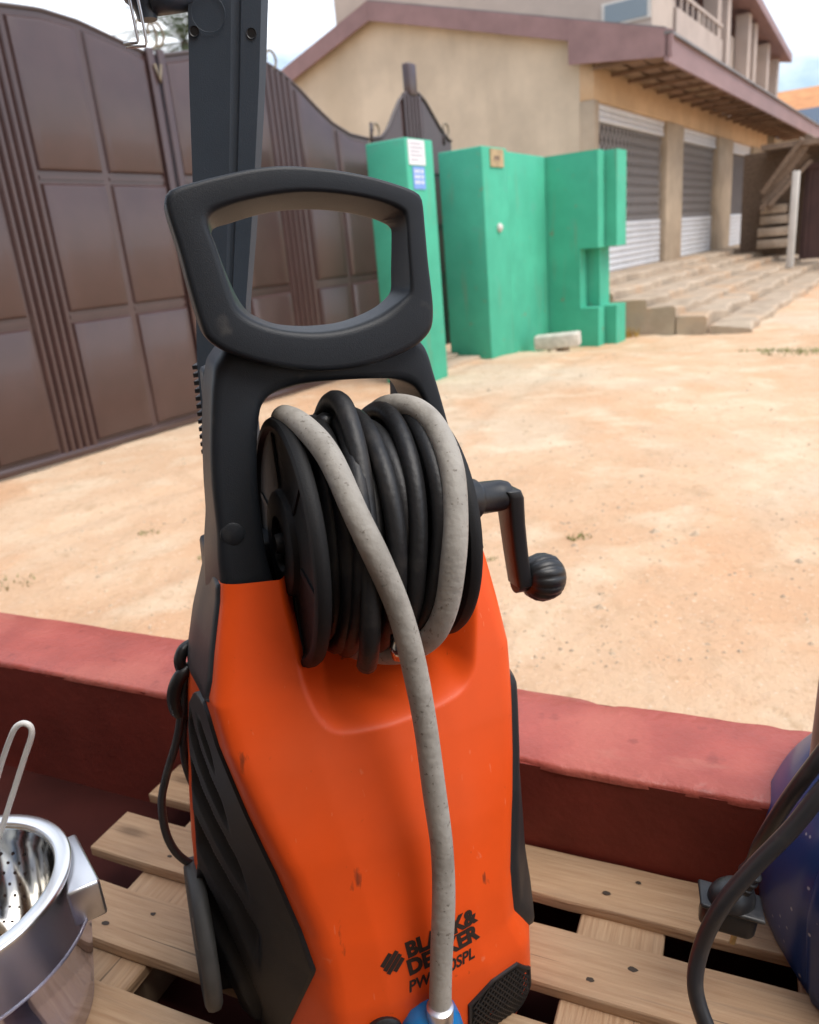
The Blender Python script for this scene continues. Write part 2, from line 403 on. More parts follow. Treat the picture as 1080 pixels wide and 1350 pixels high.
def tuft_field(name, spots, m, label, cat):
    b = MB()
    for (x, y, R, cnt, h) in spots:
        for k in range(cnt):
            a = random.uniform(0, 6.28); q = R * math.sqrt(random.random()); px, py = x + q * math.cos(a), y + q * math.sin(a) * .7
            pz = float(hgt(np.array(px), np.array(py))) - .004
            d = random.uniform(0, 6.28); L = h * random.uniform(.5, 1.2); wv = .0035 + .03 * h
            tip = (px + L * .6 * math.cos(d), py + L * .6 * math.sin(d), pz + L)
            b.add([(px - wv * math.sin(d), py + wv * math.cos(d), pz), (px + wv * math.sin(d), py - wv * math.cos(d), pz), tip], [(0, 1, 2)])
    tag(b.build(name, m), label, cat, kind='stuff')
p = st(9.0, -1.0); p2 = st(9.5, -1.5); p3 = st(9.2, -.2)
tuft_field('grass', [(-1.02, 3.55, .045, 40, .03), (-1.42, 3.95, .06, 40, .025), (-1.9, 3.4, .12, 40, .03), (.78, 3.35, .06, 50, .025), (.35, 3.2, .03, 16, .02),
                     (p.x, p.y, .45, 260, .06), (p2.x, p2.y, .3, 120, .05), (p3.x, p3.y, .5, 260, .06)], M_grass,
           'sparse green grass tufts growing through the sandy yard', 'grass')
p = st(12.6, -3.9); p2 = st(11.6, -3.75)
tuft_field('weeds', [(p2.x, p2.y, .22, 90, .16), (p.x, p.y, .2, 60, .12)], M_yellow, 'yellowing weeds beside the concrete steps', 'weeds')

# ------------------------------------------------------------------ veranda: floor, red wall, pallet
b = MB(); b.box((-5, -4.0, .20), (5, .95, .33), lambda x, y, z: wp(x, y, z))
tag(b.build('veranda_floor', M_floor), kind='structure')
wl = thing('low_wall', 'low dark red painted wall behind the pallet, its dusty top painted pinker for sky light', 'wall', wp(0, 1.04, 0), WA)
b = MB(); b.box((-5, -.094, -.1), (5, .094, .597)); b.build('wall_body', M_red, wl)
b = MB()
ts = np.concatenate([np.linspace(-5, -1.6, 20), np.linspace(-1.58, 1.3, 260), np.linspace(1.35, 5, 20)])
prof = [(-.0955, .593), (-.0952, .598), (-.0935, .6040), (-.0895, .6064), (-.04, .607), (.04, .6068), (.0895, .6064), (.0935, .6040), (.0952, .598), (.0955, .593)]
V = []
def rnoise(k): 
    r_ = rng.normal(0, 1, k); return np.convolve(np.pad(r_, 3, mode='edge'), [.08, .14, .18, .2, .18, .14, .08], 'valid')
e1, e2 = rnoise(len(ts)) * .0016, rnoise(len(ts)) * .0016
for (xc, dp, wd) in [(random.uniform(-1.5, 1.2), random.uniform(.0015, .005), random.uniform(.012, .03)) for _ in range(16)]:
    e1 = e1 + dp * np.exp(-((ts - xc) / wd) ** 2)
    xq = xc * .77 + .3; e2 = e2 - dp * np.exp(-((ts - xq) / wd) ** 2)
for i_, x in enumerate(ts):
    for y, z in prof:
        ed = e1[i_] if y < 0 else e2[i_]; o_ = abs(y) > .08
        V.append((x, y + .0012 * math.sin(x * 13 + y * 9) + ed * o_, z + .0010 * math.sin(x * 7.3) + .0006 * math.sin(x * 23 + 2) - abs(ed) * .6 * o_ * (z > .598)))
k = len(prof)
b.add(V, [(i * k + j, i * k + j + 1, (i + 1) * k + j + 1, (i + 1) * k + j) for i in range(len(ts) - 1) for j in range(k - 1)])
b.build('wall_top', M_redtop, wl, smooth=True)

# unseen shop wall and roof, added behind the viewer for shade and dark reflections
sh_ = thing('added_shade_shop', 'unseen pale shop wall and sheet roof, added behind the viewer to shade the veranda', 'shop', wp(0, -1.5, .33), WA)
b = MB(); b.box((-4.5, -.2, 0), (4.5, 0, 2.75)); b.build('wall', M_plaster, sh_)
b = MB(); b.box((-.9, .002, .01), (.3, .04, 2.1)); b.build('door', M_gate2, sh_)
b = MB(); b.box((-4.9, -.5, 2.752), (4.9, 1.25, 2.80)); b.build('roof', M_soffitp, sh_)
b = MB(); b.box((-4.92, 1.252, 2.66), (4.92, 1.29, 2.86)); b.build('fascia', M_fascia, sh_)

PZ = .45
pal = thing('wooden_pallet', 'wooden pallet of weathered planks standing on the veranda under the machines', 'pallet', wp(-.35, .6, .33), WA)
def plank_mesh(name, L, Wd, T, seed, m):
    r_ = np.random.default_rng(seed); nxp = max(4, int(L / .06)); xs = np.linspace(-L / 2, L / 2, nxp); V = []; F = []
    bow = r_.normal(0, .0012)
    sec = [(-.5, -1), (-.5, -.16), (-.478, 0), (-.2, .012), (.2, .012), (.478, 0), (.5, -.16), (.5, -1)]
    for x in xs:
        e1, e2 = r_.normal(0, .0007, 2); dz = bow * math.cos(x / L * 3)
        for (a, c) in sec:
            V.append((x, a * Wd + (e1 if a < 0 else e2), c * T + dz + (.0 if c < -.5 else .0)))
    k = len(sec)
    for i in range(nxp - 1):
        for j in range(k): F.append((i * k + j, i * k + (j + 1) % k, (i + 1) * k + (j + 1) % k, (i + 1) * k + j))
    F += [tuple(range(k)), tuple(range((nxp - 1) * k, nxp * k))]
    o = mesh(name, V, F, m, pal, smooth=True, auto=40); return o
def P2(t, m_, z): return (t + .35, m_ - .6, z - .33)
T_ = .017
nails = MB()
crosses = [(-.864, -.735), (-.52, -.41), (-.179, -.065), (.10, .22)]
for i in range(5):
    m0 = .852 - .1395 * i
    if i in (0, 1, 2): tt = [(-.967, .25)]
    else: tt = [(-.967, .25)]
    for (a, c) in tt:
        o = plank_mesh('plank', c - a, .0905, T_, 10 + i, M_wood)
        o.location = P2((a + c) / 2 + [0, -.004, .012, 0, .005][i], m0 + .045, PZ); o.rotation_euler = (rng.normal(0, .006), rng.normal(0, .002), rng.normal(0, .002))
    for (ca, cb) in crosses:
        for (dt, dm) in ((.3, .030), (.68, .062)):
            t0 = ca + (cb - ca) * dt + random.uniform(-.008, .008); mm = m0 + dm + random.uniform(-.006, .006)
            c0 = P2(t0, mm, PZ + .0012); r = .0042 * random.uniform(.8, 1.2)
            V = [(c0[0] + r * 1.25 * math.cos(a) * random.uniform(.8, 1.3), c0[1] + r * .8 * math.sin(a) * random.uniform(.8, 1.3), c0[2] - .0006) for a in np.linspace(0, 2 * math.pi, 15)[:-1]]
            nails.add(V, [tuple(range(14))])
for i, (ca, cb) in enumerate(crosses):
    o = plank_mesh('cross_plank', .66, cb - ca, .018, 40 + i, M_wood)
    o.rotation_euler = (0, 0, rad(90)); o.location = P2((ca + cb) / 2, .617, PZ - .0185)
    for mm in (.90, .62, .33):
        bb = MB(); bb.box((-.048, -.045, 0), (.048, .045, .082)); q = bb.build('block', M_woodedge, pal, bevel=.003, seg=1); q.location = P2((ca + cb) / 2, mm, .331)
tag(nails.build('nail_heads', M_nail, pal), kind='stuff')

# ------------------------------------------------------------------ big brown gate: two leaves with embossed panels
GN = -5.54
def gtop(s):
    S_ = [2.0, 2.6, 3.0, 3.4, 3.7, 4.0, 4.3, 4.6, 4.85, 4.97, 5.1, 5.4, 5.7, 6.0, 6.3, 6.55, 6.8, 7.05, 7.3, 7.6, 7.95]
    Z_ = [2.60, 2.75, 2.98, 3.12, 3.17, 3.19, 3.165, 3.10, 3.045, 3.02, 3.045, 3.11, 3.17, 3.19, 3.16, 3.09, 2.97, 2.82, 2.69, 2.60, 2.575]
    return float(np.interp(s, S_, Z_))
def sheet_curved(b, T, s0, s1, z0, top, n0, n1, k=14):
    V = []
    for i in range(k + 1):
        s = s0 + (s1 - s0) * i / k
        for n in (n0, n1):
            V += [T(s, n, z0), T(s, n, top(s))]
    F = []
    for i in range(k):
        a = i * 4; c = a + 4
        F += [(a, a + 1, c + 1, c), (a + 2, c + 2, c + 3, a + 3), (a + 1, a + 3, c + 3, c + 1), (a, c, c + 2, a + 2)]
    F += [(0, 2, 3, 1), (k * 4, k * 4 + 1, k * 4 + 3, k * 4 + 2)]
    b.add(V, F)
def emboss(T, s0, s1, z0, z1, n, ztop=None, d=.026, w=.03, k=8):
    """a panel pressed out of the sheet: outer rim on the sheet, bevel, flat field"""
    ring0, ring1 = [], []
    tp = ztop or (lambda s: z1)
    ss = np.linspace(s0, s1, k + 1); si = np.linspace(s0 + w, s1 - w, k + 1)
    ring0 = [(s, z0) for s in ss] + [(s, tp(s)) for s in ss[::-1]]
    ring1 = [(s, z0 + w) for s in si] + [(s, tp(s) - w * 1.2) for s in si[::-1]]
    mid = [(s * .6 + q * .4, z * .6 + r * .4) for (s, z), (q, r) in zip(ring0, ring1)]
    L = len(ring0)
    V = [T(s, n, z) for s, z in ring0] + [T(s, n + d * .75, z) for s, z in mid] + [T(s, n + d, z) for s, z in ring1]
    F = []
    for q in (0, L):
        F += [(q + i, q + (i + 1) % L, q + L + (i + 1) % L, q + L + i) for i in range(L)]
    h = k + 1
    F += [(2 * L + i, 2 * L + i + 1, 2 * L + L - 2 - i, 2 * L + L - 1 - i) for i in range(k)]
    return V, F
def gate_leaf(label, s0, s1, cols, ribs, end_post):
    T = Street('gate_leaf', label, 'gate', (s0 + s1) / 2, GN, 0.02, 'leaves of the big brown gate')
    P = T.o
    b = MB(); sheet_curved(b, T, s0, s1, .06, lambda s: gtop(s) - .01, GN - .02, GN, 40); b.build('sheet', M_gate, P)
    for (a, c) in cols:
        for (z0, z1, tp) in ((.10, 1.035, None), (1.115, 2.035, None), (2.12, 0, lambda s: gtop(s) - .055)):
            V, F = emboss(T, a, c, z0, z1, GN + .001, tp); mesh('panel', V, F, M_gate, P, smooth=True, auto=28)
    for s in ribs:
        b = MB()
        zt = gtop(s) - .02
        sec = [(-.030, 0), (-.020, .020), (-.010, .030), (.010, .030), (.020, .020), (.030, 0)]
        V = [T(s + x, GN + .001 + d, z) for z in (.07, zt) for x, d in sec]
        b.add(V, [(i, i + 1, i + 7, i + 6) for i in range(5)] + [(0, 1, 2, 3, 4, 5), (6, 7, 8, 9, 10, 11)])
        b.build('rib', M_gate, P, smooth=True, auto=40)
    for z in (1.075, 2.075):
        for (a, c) in cols:
            b = MB(); b.box((a, GN + .001, z - .012), (c, GN + .008, z + .012), T); b.build('rail', M_gate, P)
    b = MB(); b.box((s0, GN - .015, .015), (s1, GN + .030, .075), T); b.build('bottom_rail', M_gate, P, bevel=.004, seg=1)
    b = MB(); b.tube([T(s, GN - .005, gtop(s)) for s in np.linspace(s0, s1, 50)], .018, 8); b.build('top_rail', M_gate2, P, smooth=True)
    b = MB(); b.box((end_post - .035, GN + .002, .08), (end_post + .035, GN + .045, gtop(end_post) + .04), T); b.build('post', M_gate, P, bevel=.008)
    # scroll finial over the post
    return T
def scroll(T, s, n, z, R, parent, name='scroll_finial'):
    b = MB(); pts = []
    for a in np.linspace(-90, 200, 26):
        q = R * (1 - .0012 * (a + 90)); pts.append(T(s + q * math.cos(rad(a)), n, z + R + q * math.sin(rad(a))))
    b.tube(pts, .012, 7)
    b.build(name, M_scroll, parent, smooth=True)
rib_l = [3.40, 3.465, 3.53, 3.595, 3.66]
rib_r = [6.32, 6.40, 6.48, 6.56, 6.64]
gl_ = gate_leaf('left leaf of the big brown arched metal gate, cut by the photo edge', 1.7, 4.955,
                [(1.74, 2.20), (2.26, 2.80), (2.86, 3.35), (3.70, 4.255), (4.31, 4.865)], rib_l, 4.915)
gr_ = gate_leaf('right leaf of the big brown metal gate, sloping down to the green pillar', 4.985, 7.95,
                [(5.075, 5.62), (5.675, 6.27), (6.71, 7.27), (7.33, 7.90)], rib_r, 5.025)
scroll(gl_, 4.93, GN, 3.06, .13, gl_.o); scroll(gr_, 5.03, GN, 3.10, .10, gr_.o); scroll(gr_, 6.42, GN, 3.10, .09, gr_.o)
b = MB(); b.tube([gl_(4.92, GN + .06, 2.95), gl_(4.95, GN + .06, 2.82), gl_(4.985, GN + .06, 2.95)], .012, 6); b.build('latch', M_scroll, gl_.o, smooth=True)

# small bell-shaped pedestrian gate between the green pillars
T = Street('pedestrian_gate', 'narrow dark brown gate with a bell-shaped top and spike between the two green pillars', 'gate', 8.9, GN, 0)
def btop(s): return float(np.interp(s, [7.98, 8.2, 8.35, 8.5, 8.65, 8.8, 8.95, 9.1, 9.25, 9.4, 9.6, 9.8], [2.58, 2.60, 2.70, 2.87, 3.03, 3.13, 3.17, 3.15, 3.08, 2.95, 2.78, 2.66]))
b = MB(); sheet_curved(b, T, 7.99, 9.85, .05, lambda s: btop(s), GN - .02, GN, 40); b.build('sheet', M_gate, T.o)
b = MB(); b.tube([T(s, GN, btop(s)) for s in np.linspace(7.99, 9.85, 40)], .022, 8); b.build('top_rail', M_gate2, T.o, smooth=True)
b = MB(); b.box((8.72, GN + .001, .08), (9.12, GN + .03, 3.12), T); b.build('middle_band', M_gate2, T.o, bevel=.006)
for s in (8.80, 8.88, 8.96, 9.04):
    b = MB(); b.box((s - .02, GN + .031, 2.2), (s + .02, GN + .045, 3.10), T); b.build('rib', M_gate, T.o)
b = MB(); b.box((8.84, GN - .05, 3.1), (9.02, GN + .05, 3.46), T); b.build('spike', M_gate, T.o, bevel=.02)
for z in (.35, 1.0, 1.62, 2.24):
    for sa, sb in ((8.0, 8.70), (9.14, 9.8)):
        b = MB(); b.box((sa, GN + .001, z), (sb, GN + .04, z + .05), T); b.build('rail', M_gate, T.o)
scroll(T, 8.10, GN, 2.60, .08, T.o); scroll(T, 9.72, GN, 2.70, .09, T.o)
b = MB(); b.tube([T(8.0, GN, 2.55), T(8.02, GN, 2.75)], .02, 6); b.tube([T(9.66, GN, 2.6), T(9.66, GN, 2.78)], .02, 6); b.build('finial_stem', M_gate2, T.o, smooth=True)

# ------------------------------------------------------------------ green walls
T = Street('gate_pillar', 'free-standing green painted gate pillar with white and blue notices near its top', 'pillar', 7.07, -4.55, 0)
b = MB(); b.box((6.81, -4.80, -.1), (7.32, -4.33, 2.36), T); b.build('shaft', M_green, T.o, bevel=.015)
b = MB(); b.box((6.845, -4.328, 2.12), (7.145, -4.322, 2.345), T); o = b.build('notice', M_pale, T.o)
b = MB()
for z, w in ((2.31, .20), (2.275, .23), (2.24, .17), (2.205, .22), (2.165, .14)): b.box((6.88, -4.3218, z - .006), (6.88 + w, -4.3212, z + .006), T)
tag(b.build('print_lines', M_label_grey, o), kind='stuff')
b = MB(); b.box((6.90, -4.328, 1.90), (7.12, -4.322, 2.105), T); o = b.build('blue_notice', M_blue, T.o)
b = MB()
for k, z in enumerate((2.06, 2.01, 1.96)):
    for s in (6.93, 6.985, 7.05): b.box((s, -4.3218, z - .012), (s + .035, -4.3212, z + .018), T)
tag(b.build('print_lines', M_pale, o), kind='stuff')

T = Street('compound_wall', 'green painted zigzag compound wall with a stepped notch in its street end', 'wall', 9.6, -4.4, 0)
b = MB(); b.prism([(8.52, -4.40), (8.55, -5.0), (9.16, -5.0), (9.16, -4.40)], -.3, 2.385, T); b.build('corner_pillar', M_green, T.o, bevel=.015)
b = MB(); b.prism([(9.162, -4.47), (9.162, -4.75), (10.60, -4.75), (10.60, -4.53)], -.4, 2.37, T); b.build('front_panel', M_green, T.o, bevel=.01)
def notch(b, s0, s1, na, nb, depth, T):
    """slab standing across the street line, its end cut back between two heights"""
    poly = [(na, -.4), (nb, -.4), (nb, .36), (nb - depth, .36), (nb - depth, 1.15), (nb, 1.15), (nb, 2.37), (na, 2.37)]
    V = [T(s0, n, z) for n, z in poly] + [T(s1, n, z) for n, z in poly]; L = len(poly)
    b.add(V, [(0, 1, 2, 3, 7), (3, 4, 7), (4, 5, 6, 7), (L, L + 7, L + 3, L + 2, L + 1), (L + 3, L + 7, L + 4), (L + 4, L + 7, L + 6, L + 5)] + [(i, (i + 1) % L, L + (i + 1) % L, L + i) for i in range(L)])
b = MB(); notch(b, 10.62, 10.86, -4.80, -3.80, .26, T); b.build('wing_slab', M_green, T.o)
b = MB(); notch(b, 10.90, 11.30, -4.80, -3.64, .24, T); b.build('wing_slab', M_green, T.o)
b = MB(); b.box((8.70, -4.398, 2.17), (9.04, -4.385, 2.365), T); o = b.build('number_plate', M_tan, T.o)
b = MB(); b.box((8.79, -4.3848, 2.24), (8.93, -4.383, 2.29), T); b.build('faded_print', M_timber, o)
b = MB(); b.lathe([(0, .05), (.02, .052), (.04, .035), (.05, .0)], T(8.86, -4.40, 1.50), (0, -1, 0), 16); o = b.build('bell_push', M_white, T.o, smooth=True)
p = st(9.75, -4.05); gz = float(hgt(np.array(p.x), np.array(p.y)))
bl = MB()
V = []; poly = [(-.30, -.09), (.29, -.12), (.31, .10), (-.28, .12)]
bl.prism(poly, .05, .225)
o = bl.build('concrete_block', M_stone, None, bevel=.02, loc=(p.x, p.y, gz + .01)); o.rotation_euler = (rad(3), rad(-3), rad(-16))
tag(o, 'whitish broken concrete block lying on small stones in front of the green wall', 'block')
for k, (dx, dy) in enumerate(((-.08, -.03), (.10, .02), (.0, .05))):
    b = MB(); b.lathe([(0, .0), (.01, .075), (.05, .07), (.07, .03), (.072, 0)], (0, 0, 0), (0, 0, 1), 8, lob=lambda a, d: 1 + .25 * math.sin(2 * a + k))
    q = b.build('stone', M_pebble, None, smooth=True, loc=(p.x + dx, p.y + dy, gz - .012))
    tag(q, ['small stone wedged under the left end of the whitish concrete block', 'small stone wedged under the right end of the whitish concrete block', 'small stone wedged behind the whitish concrete block'][k], 'stone', 'stones under the concrete block')
# rubble kerb at the foot of the pedestrian gate
p = st(8.0, -4.75)
T = Street('threshold', 'rough concrete threshold strip at the foot of the bell-topped gate', 'kerb', 8.0, -4.75, 0)
b = MB(); b.box((7.35, -4.85, -.05), (8.5, -4.55, .035), T); b.box((7.33, -5.2, -.05), (8.5, -4.86, .065), T); b.build('slab', M_conc, T.o, bevel=.01)

# ------------------------------------------------------------------ shop building
FN = -5.2
T = Street('shop_building', 'beige shop building with brown roof fascia and three roller shutters behind the green wall', 'building', 20, -8, 0)
B = T.o
# gable wall (seen face on) and back
GS = 14.35
roofz = lambda n: 5.57 - .281 * abs(n + 9.6) if n > -9.6 else 5.57 - .33 * abs(n + 9.6)
b = MB()
poly = [(-12.9, -.4), (FN - .02, -.4), (FN - .02, roofz(FN) + .27), (-9.6, 5.85), (-12.9, roofz(-12.9) + .27)]
V = [T(GS, n, z) for n, z in poly] + [T(GS + .25, n, z) for n, z in poly]; L = len(poly)
b.add(V, [tuple(range(L)), tuple(range(L, 2 * L))] + [(i, (i + 1) % L, L + (i + 1) % L, L + i) for i in range(L)])
b.build('gable_wall', M_plaster, B)
b = MB(); b.box((GS + .25, -12.9, -.4), (33, -12.65, 4.3), T); b.build('rear_wall', M_plaster, B)
b = MB(); b.box((33.0, -12.9, -.4), (33.25, FN - .01, 4.3), T); b.build('end_wall', M_plaster, B)
# shop front
b = MB(); b.box((GS - .01, FN - .25, 3.52), (31.4, FN, 4.10), T); b.build('lintel', M_lintel, B, bevel=.01, seg=1)
for (a, c) in ((GS - .02, 14.58), (18.96, 20.35), (24.03, 25.9), (28.9, 31.4)):
    b = MB(); b.box((a, FN - .25, .2), (c, FN + .015, 3.519), T); b.build('pillar', M_pillar, B, bevel=.012, seg=1)
for k, (a, c) in enumerate(((14.58, 18.96), (20.35, 24.03), (25.9, 28.9))):
    sh = bpy.data.objects.new('roller_shutter', None); link(sh, B); sh.location = T((a + c) / 2, FN - .12, .58)
    def TT(s, n, z, a=a, c=c): return (s - (a + c) / 2, FN - .12 - n, z - .58)
    b = MB(); b.box((a + .02, FN - .20, 1.50), (c - .02, FN - .17, 3.22), TT); b.build('dark_curtain', M_grille, sh)
    for q in range(3):
        b = MB(); z = 3.22 + q * .1; b.box((a + .01, FN - .15, z), (c - .01, FN - .06 - .012 * (q % 2), z + .094), TT); b.build('box_slat', M_shut, sh, bevel=.012, seg=1)
    nsl = 8
    for q in range(nsl):
        z0 = .58 + q * .117; b = MB(); b.box((a + .02, FN - .16, z0), (c - .02, FN - .10, z0 + .110), TT); b.build('slat', M_shut, sh, bevel=.016, seg=1)
    if k < 2:
        b = MB(); zl, zh = 1.52, 3.21; Wd = c - a - .06; st_ = .23
        x = -(zh - zl) * .62
        while x < Wd:
            for sg in (1, -1):
                x0, x1 = (x, x + (zh - zl) * .62) if sg > 0 else (x + (zh - zl) * .62, x)
                za, zb = zl, zh
                def clip(x0, za, x1, zb):
                    if x0 > x1: x0, za, x1, zb = x1, zb, x0, za
                    if x1 <= 0 or x0 >= Wd: return None
                    if x0 < 0: za += (0 - x0) / (x1 - x0) * (zb - za); x0 = 0
                    if x1 > Wd: zb = za + (Wd - x0) / (x1 - x0) * (zb - za); x1 = Wd
                    return x0, za, x1, zb
                q = clip(x0, za, x1, zb)
                if q: b.tube([TT(a + .03 + q[0], FN - .13 - .008 * sg, q[1]), TT(a + .03 + q[2], FN - .13 - .008 * sg, q[3])], .012, 4, cap=False)
            x += st_
        tag(b.build('wire_lattice', M_wire, sh), kind='stuff')
# roof planes
b = MB()
for (na, nb) in ((-3.95, -9.6), (-9.6, -13.6)):
    V = [T(s, n, roofz(n) + dz) for s in (14.18, 34.6) for n in (na, nb) for dz in (.30, .36)]
    b.add(V, [(0, 1, 3, 2), (4, 6, 7, 5), (0, 4, 5, 1), (2, 3, 7, 6), (0, 2, 6, 4), (1, 5, 7, 3)])
b.build('roof', M_roof, B)
# gable fascias: slim boards up both slopes, a deep one at the street overhang
def fascia(na, nb, ha, hb, s0, s1, lift=.33):
    b = MB(); V = []
    for s in (s0, s1):
        for n, h in ((na, ha), (nb, hb)): V += [T(s, n, roofz(n) + lift), T(s, n, roofz(n) + lift - h)]
    b.add(V, [(0, 1, 3, 2), (4, 6, 7, 5), (0, 4, 5, 1), (2, 3, 7, 6), (0, 2, 6, 4), (1, 5, 7, 3)])
    return b
fascia(-13.2, -9.602, .31, .33, 14.12, 14.175).build('gable_fascia', M_fascia, B)
fascia(-9.598, -5.56, .33, .32, 14.12, 14.175).build('gable_fascia', M_fascia, B)
fascia(-5.558, -3.82, .68, .38, 14.11, 14.172).build('gable_fascia', M_fascia, B)
b = MB(); V = [T(s, n, z) for s in (14.11, 34.6) for n, z in ((-3.94, 4.22), (-3.94, 3.84), (-3.88, 3.84), (-3.88, 4.22))]
b.add(V, [(i, (i + 1) % 4, 4 + (i + 1) % 4, 4 + i) for i in range(4)] + [(0, 1, 2, 3), (4, 5, 6, 7)]); b.build('eave_fascia', M_fascia, B)
b = MB(); V = [T(s, n, z) for s in (14.10, 34.62) for n, z in ((-3.95, 4.225), (-3.95, 4.27), (-3.82, 4.255), (-3.82, 4.215))]
b.add(V, [(i, (i + 1) % 4, 4 + (i + 1) % 4, 4 + i) for i in range(4)] + [(0, 1, 2, 3), (4, 5, 6, 7)]); b.build('roof_edge', M_roof, B)
# soffit: joists and patchy boards
for k, s in enumerate(np.arange(14.3, 34.4, .95)):
    b = MB(); b.box((s, FN + .01, 3.965), (s + .06, -3.945, 4.02), T); b.build('soffit_joist', M_soffit, B)
for k, n in enumerate((-5.0, -4.66, -4.32)):
    for s in np.arange(14.2, 33.5, 2.1):
        if rng.random() < .25: continue
        b = MB(); b.box((s, n - .13, 4.03 + .01 * (k % 2)), (s + 2.02, n + .15, 4.045 + .01 * (k % 2)), T); b.build('soffit_board', M_soffitp if rng.random() < .6 else M_soffit, B)
b = MB(); b.box((14.18, -5.19, 4.12), (34.5, -3.95, 4.14), T); b.build('ceiling_board', M_soffit, B)
# concrete steps
T2 = Street('concrete_steps', 'long worn concrete steps in front of the roller shutters', 'steps', 20, -4, 0)
def worn(name, s0, s1, n0, n1, z0, z1, seed):
    r_ = np.random.default_rng(seed); k = int((s1 - s0) / .35); b = MB(); V = []
    for i in range(k + 1):
        s = s0 + (s1 - s0) * i / k; e = r_.normal(0, .035) - (.09 if r_.random() < .12 else 0); z = r_.normal(0, .018)
        V += [T2(s, n0, z0), T2(s, n1 + e, z0), T2(s, n1 + e, z1 + z - .03), T2(s, n1 + e - .035, z1 + z), T2(s, n0, z1)]
    F = [(i * 5 + j, i * 5 + (j + 1) % 5, (i + 1) * 5 + (j + 1) % 5, (i + 1) * 5 + j) for i in range(k) for j in range(5)]
    F += [tuple(range(5)), tuple(range(k * 5, k * 5 + 5))]
    b.add(V, F); return b.build(name, M_conc, T2.o)
worn('step', 11.9, 33, FN - .3, -4.62, -.45, .58, 1)
worn('step', 11.95, 32, -4.618, -4.05, -.45, .45, 2)
worn('step', 11.85, 32, -4.048, -3.57, -.45, .33, 3)
worn('step', 11.88, 30, -3.568, -3.06, -.45, .20, 4)
worn('step', 11.86, 29, -3.058, -2.60, -.45, .08, 5)
worn('step', 11.9, 24, -2.598, -2.06, -.45, -.065, 6)

# right-hand far end of the street
T = Street('post', 'thick white painted post at the far end of the shop steps', 'post', 22, -2.95, .1)
b = MB(); b.box((21.92, -3.03, .1), (22.07, -2.87, 2.33), T); b.build('shaft', M_white, T.o, bevel=.02)
T = Street('brown_gate', 'dark brown sheet metal gate at the far right beyond the white post', 'gate', 24, -2, .2)
b = MB(); b.box((23.9, -3.0, .2), (24.0, 1.2, 2.55), T); b.build('sheet', M_brown, T.o)
for n in (-2.9, -2.1, -1.2, -.3, .6):
    b = MB(); b.box((23.82, n, .2), (23.899, n + .07, 2.6), T); b.build('upright', M_brown, T.o)
b = MB(); b.box((23.8, -3.05, 2.42), (23.9, 1.2, 2.56), T); b.build('top_bar', M_brown, T.o)
T = Street('timber_shelter', 'leaning brown timbers and a broken lean-to roof beside the white post', 'shelter', 24, -3.6, .3)
for k, (a, c, w) in enumerate((((23.4, -3.86, 1.7), (23.2, -2.8, 3.15), .13), ((23.6, -3.80, 1.6), (23.5, -2.9, 3.2), .11), ((23.2, -3.88, 1.95), (23.0, -3.0, 3.1), .09), ((23.7, -3.9, 1.75), (23.6, -2.95, 2.8), .14), ((23.3, -3.9, 1.55), (23.3, -3.25, 2.3), .10), ((23.5, -3.75, 1.5), (23.35, -3.05, 2.95), .08), ((23.2, -3.7, 1.62), (23.3, -2.8, 2.6), .07))):
    b = MB(); b.tube([T(*a), T(*c)], w, 4); b.build('timber', M_timber, T.o)
b = MB(); b.box((23.0, -3.95, 2.95), (25.2, -1.0, 3.08), T); b.build('roof_sheet', M_timber, T.o)
b = MB(); b.box((24.4, -4.6, .3), (24.5, -2.0, 3.0), T); b.build('back_board', M_timber, T.o)
for z in (.55, .85, 1.15, 1.42):
    b = MB(); b.box((23.5 + .3 * (z > 1), -4.0, z), (24.3, -3.1 - .2 * z, z + .22), T); b.build('shelf_slab', M_conc, T.o, bevel=.01, seg=1)

# two-storey block behind the shops
T = Street('upper_building', 'two-storey cream building with a balcony rising behind the shop roof', 'building', 34, -10, 0)
B = T.o
b = MB(); b.box((24.5, -18, -.4), (26.6, -7.2, 10.6), T); b.build('end_block', M_upper, B)
b = MB(); b.box((26.61, -18, -.4), (47.0, -7.9, 8.5), T); b.build('main_block', M_upper, B)
wf = MB(); wf.box((24.45, -8.62, 6.82), (24.498, -7.22, 7.42), T); o = wf.build('window_frame', M_white, B)
wf = MB(); wf.box((24.43, -8.52, 6.88), (24.449, -7.32, 7.36), T); wf.build('pane', M_glass, o)
for (s0, s1, z0, z1, m) in ((27.7, 32.2, 6.7, 9.4, M_dark), (36.7, 37.7, 7.2, 8.9, M_glass), (41.0, 42.2, 7.0, 8.6, M_glass), (44.0, 45.0, 7.0, 8.3, M_glass)):
    b = MB(); b.box((s0, -7.899, z0), (s1, -7.86, z1), T); b.build('window' if m is M_glass else 'balcony_opening', m, B)
for s in (26.9, 33.0, 34.6, 38.6, 40.0, 43.2, 46.0):
    b = MB(); b.box((s, -7.86, 4), (s + .55, -7.35, min(9.5, 8.45 + (47.3 - s) * .099)), T); b.build('pilaster', M_upper2, B)
b = MB(); b.box((27.0, -7.3, 6.55), (33.2, -7.2, 7.5), T); b.build('balcony_parapet', M_upper2, B)
for s in np.arange(27.6, 33, .7):
    b = MB(); b.box((s, -7.28, 7.5), (s + .1, -7.22, 7.9), T); b.build('baluster', M_upper2, B)
b = MB(); b.box((27.0, -7.3, 7.9), (33.2, -7.2, 8.0), T); b.build('balcony_rail', M_upper2, B)
b = MB()
V = [T(s, n, z + dz) for s, z in ((25, 10.7), (37.2, 9.5), (47.3, 8.5)) for n, dz in ((-18.5, 2.2), (-6.9, 0), (-6.9, .35))]
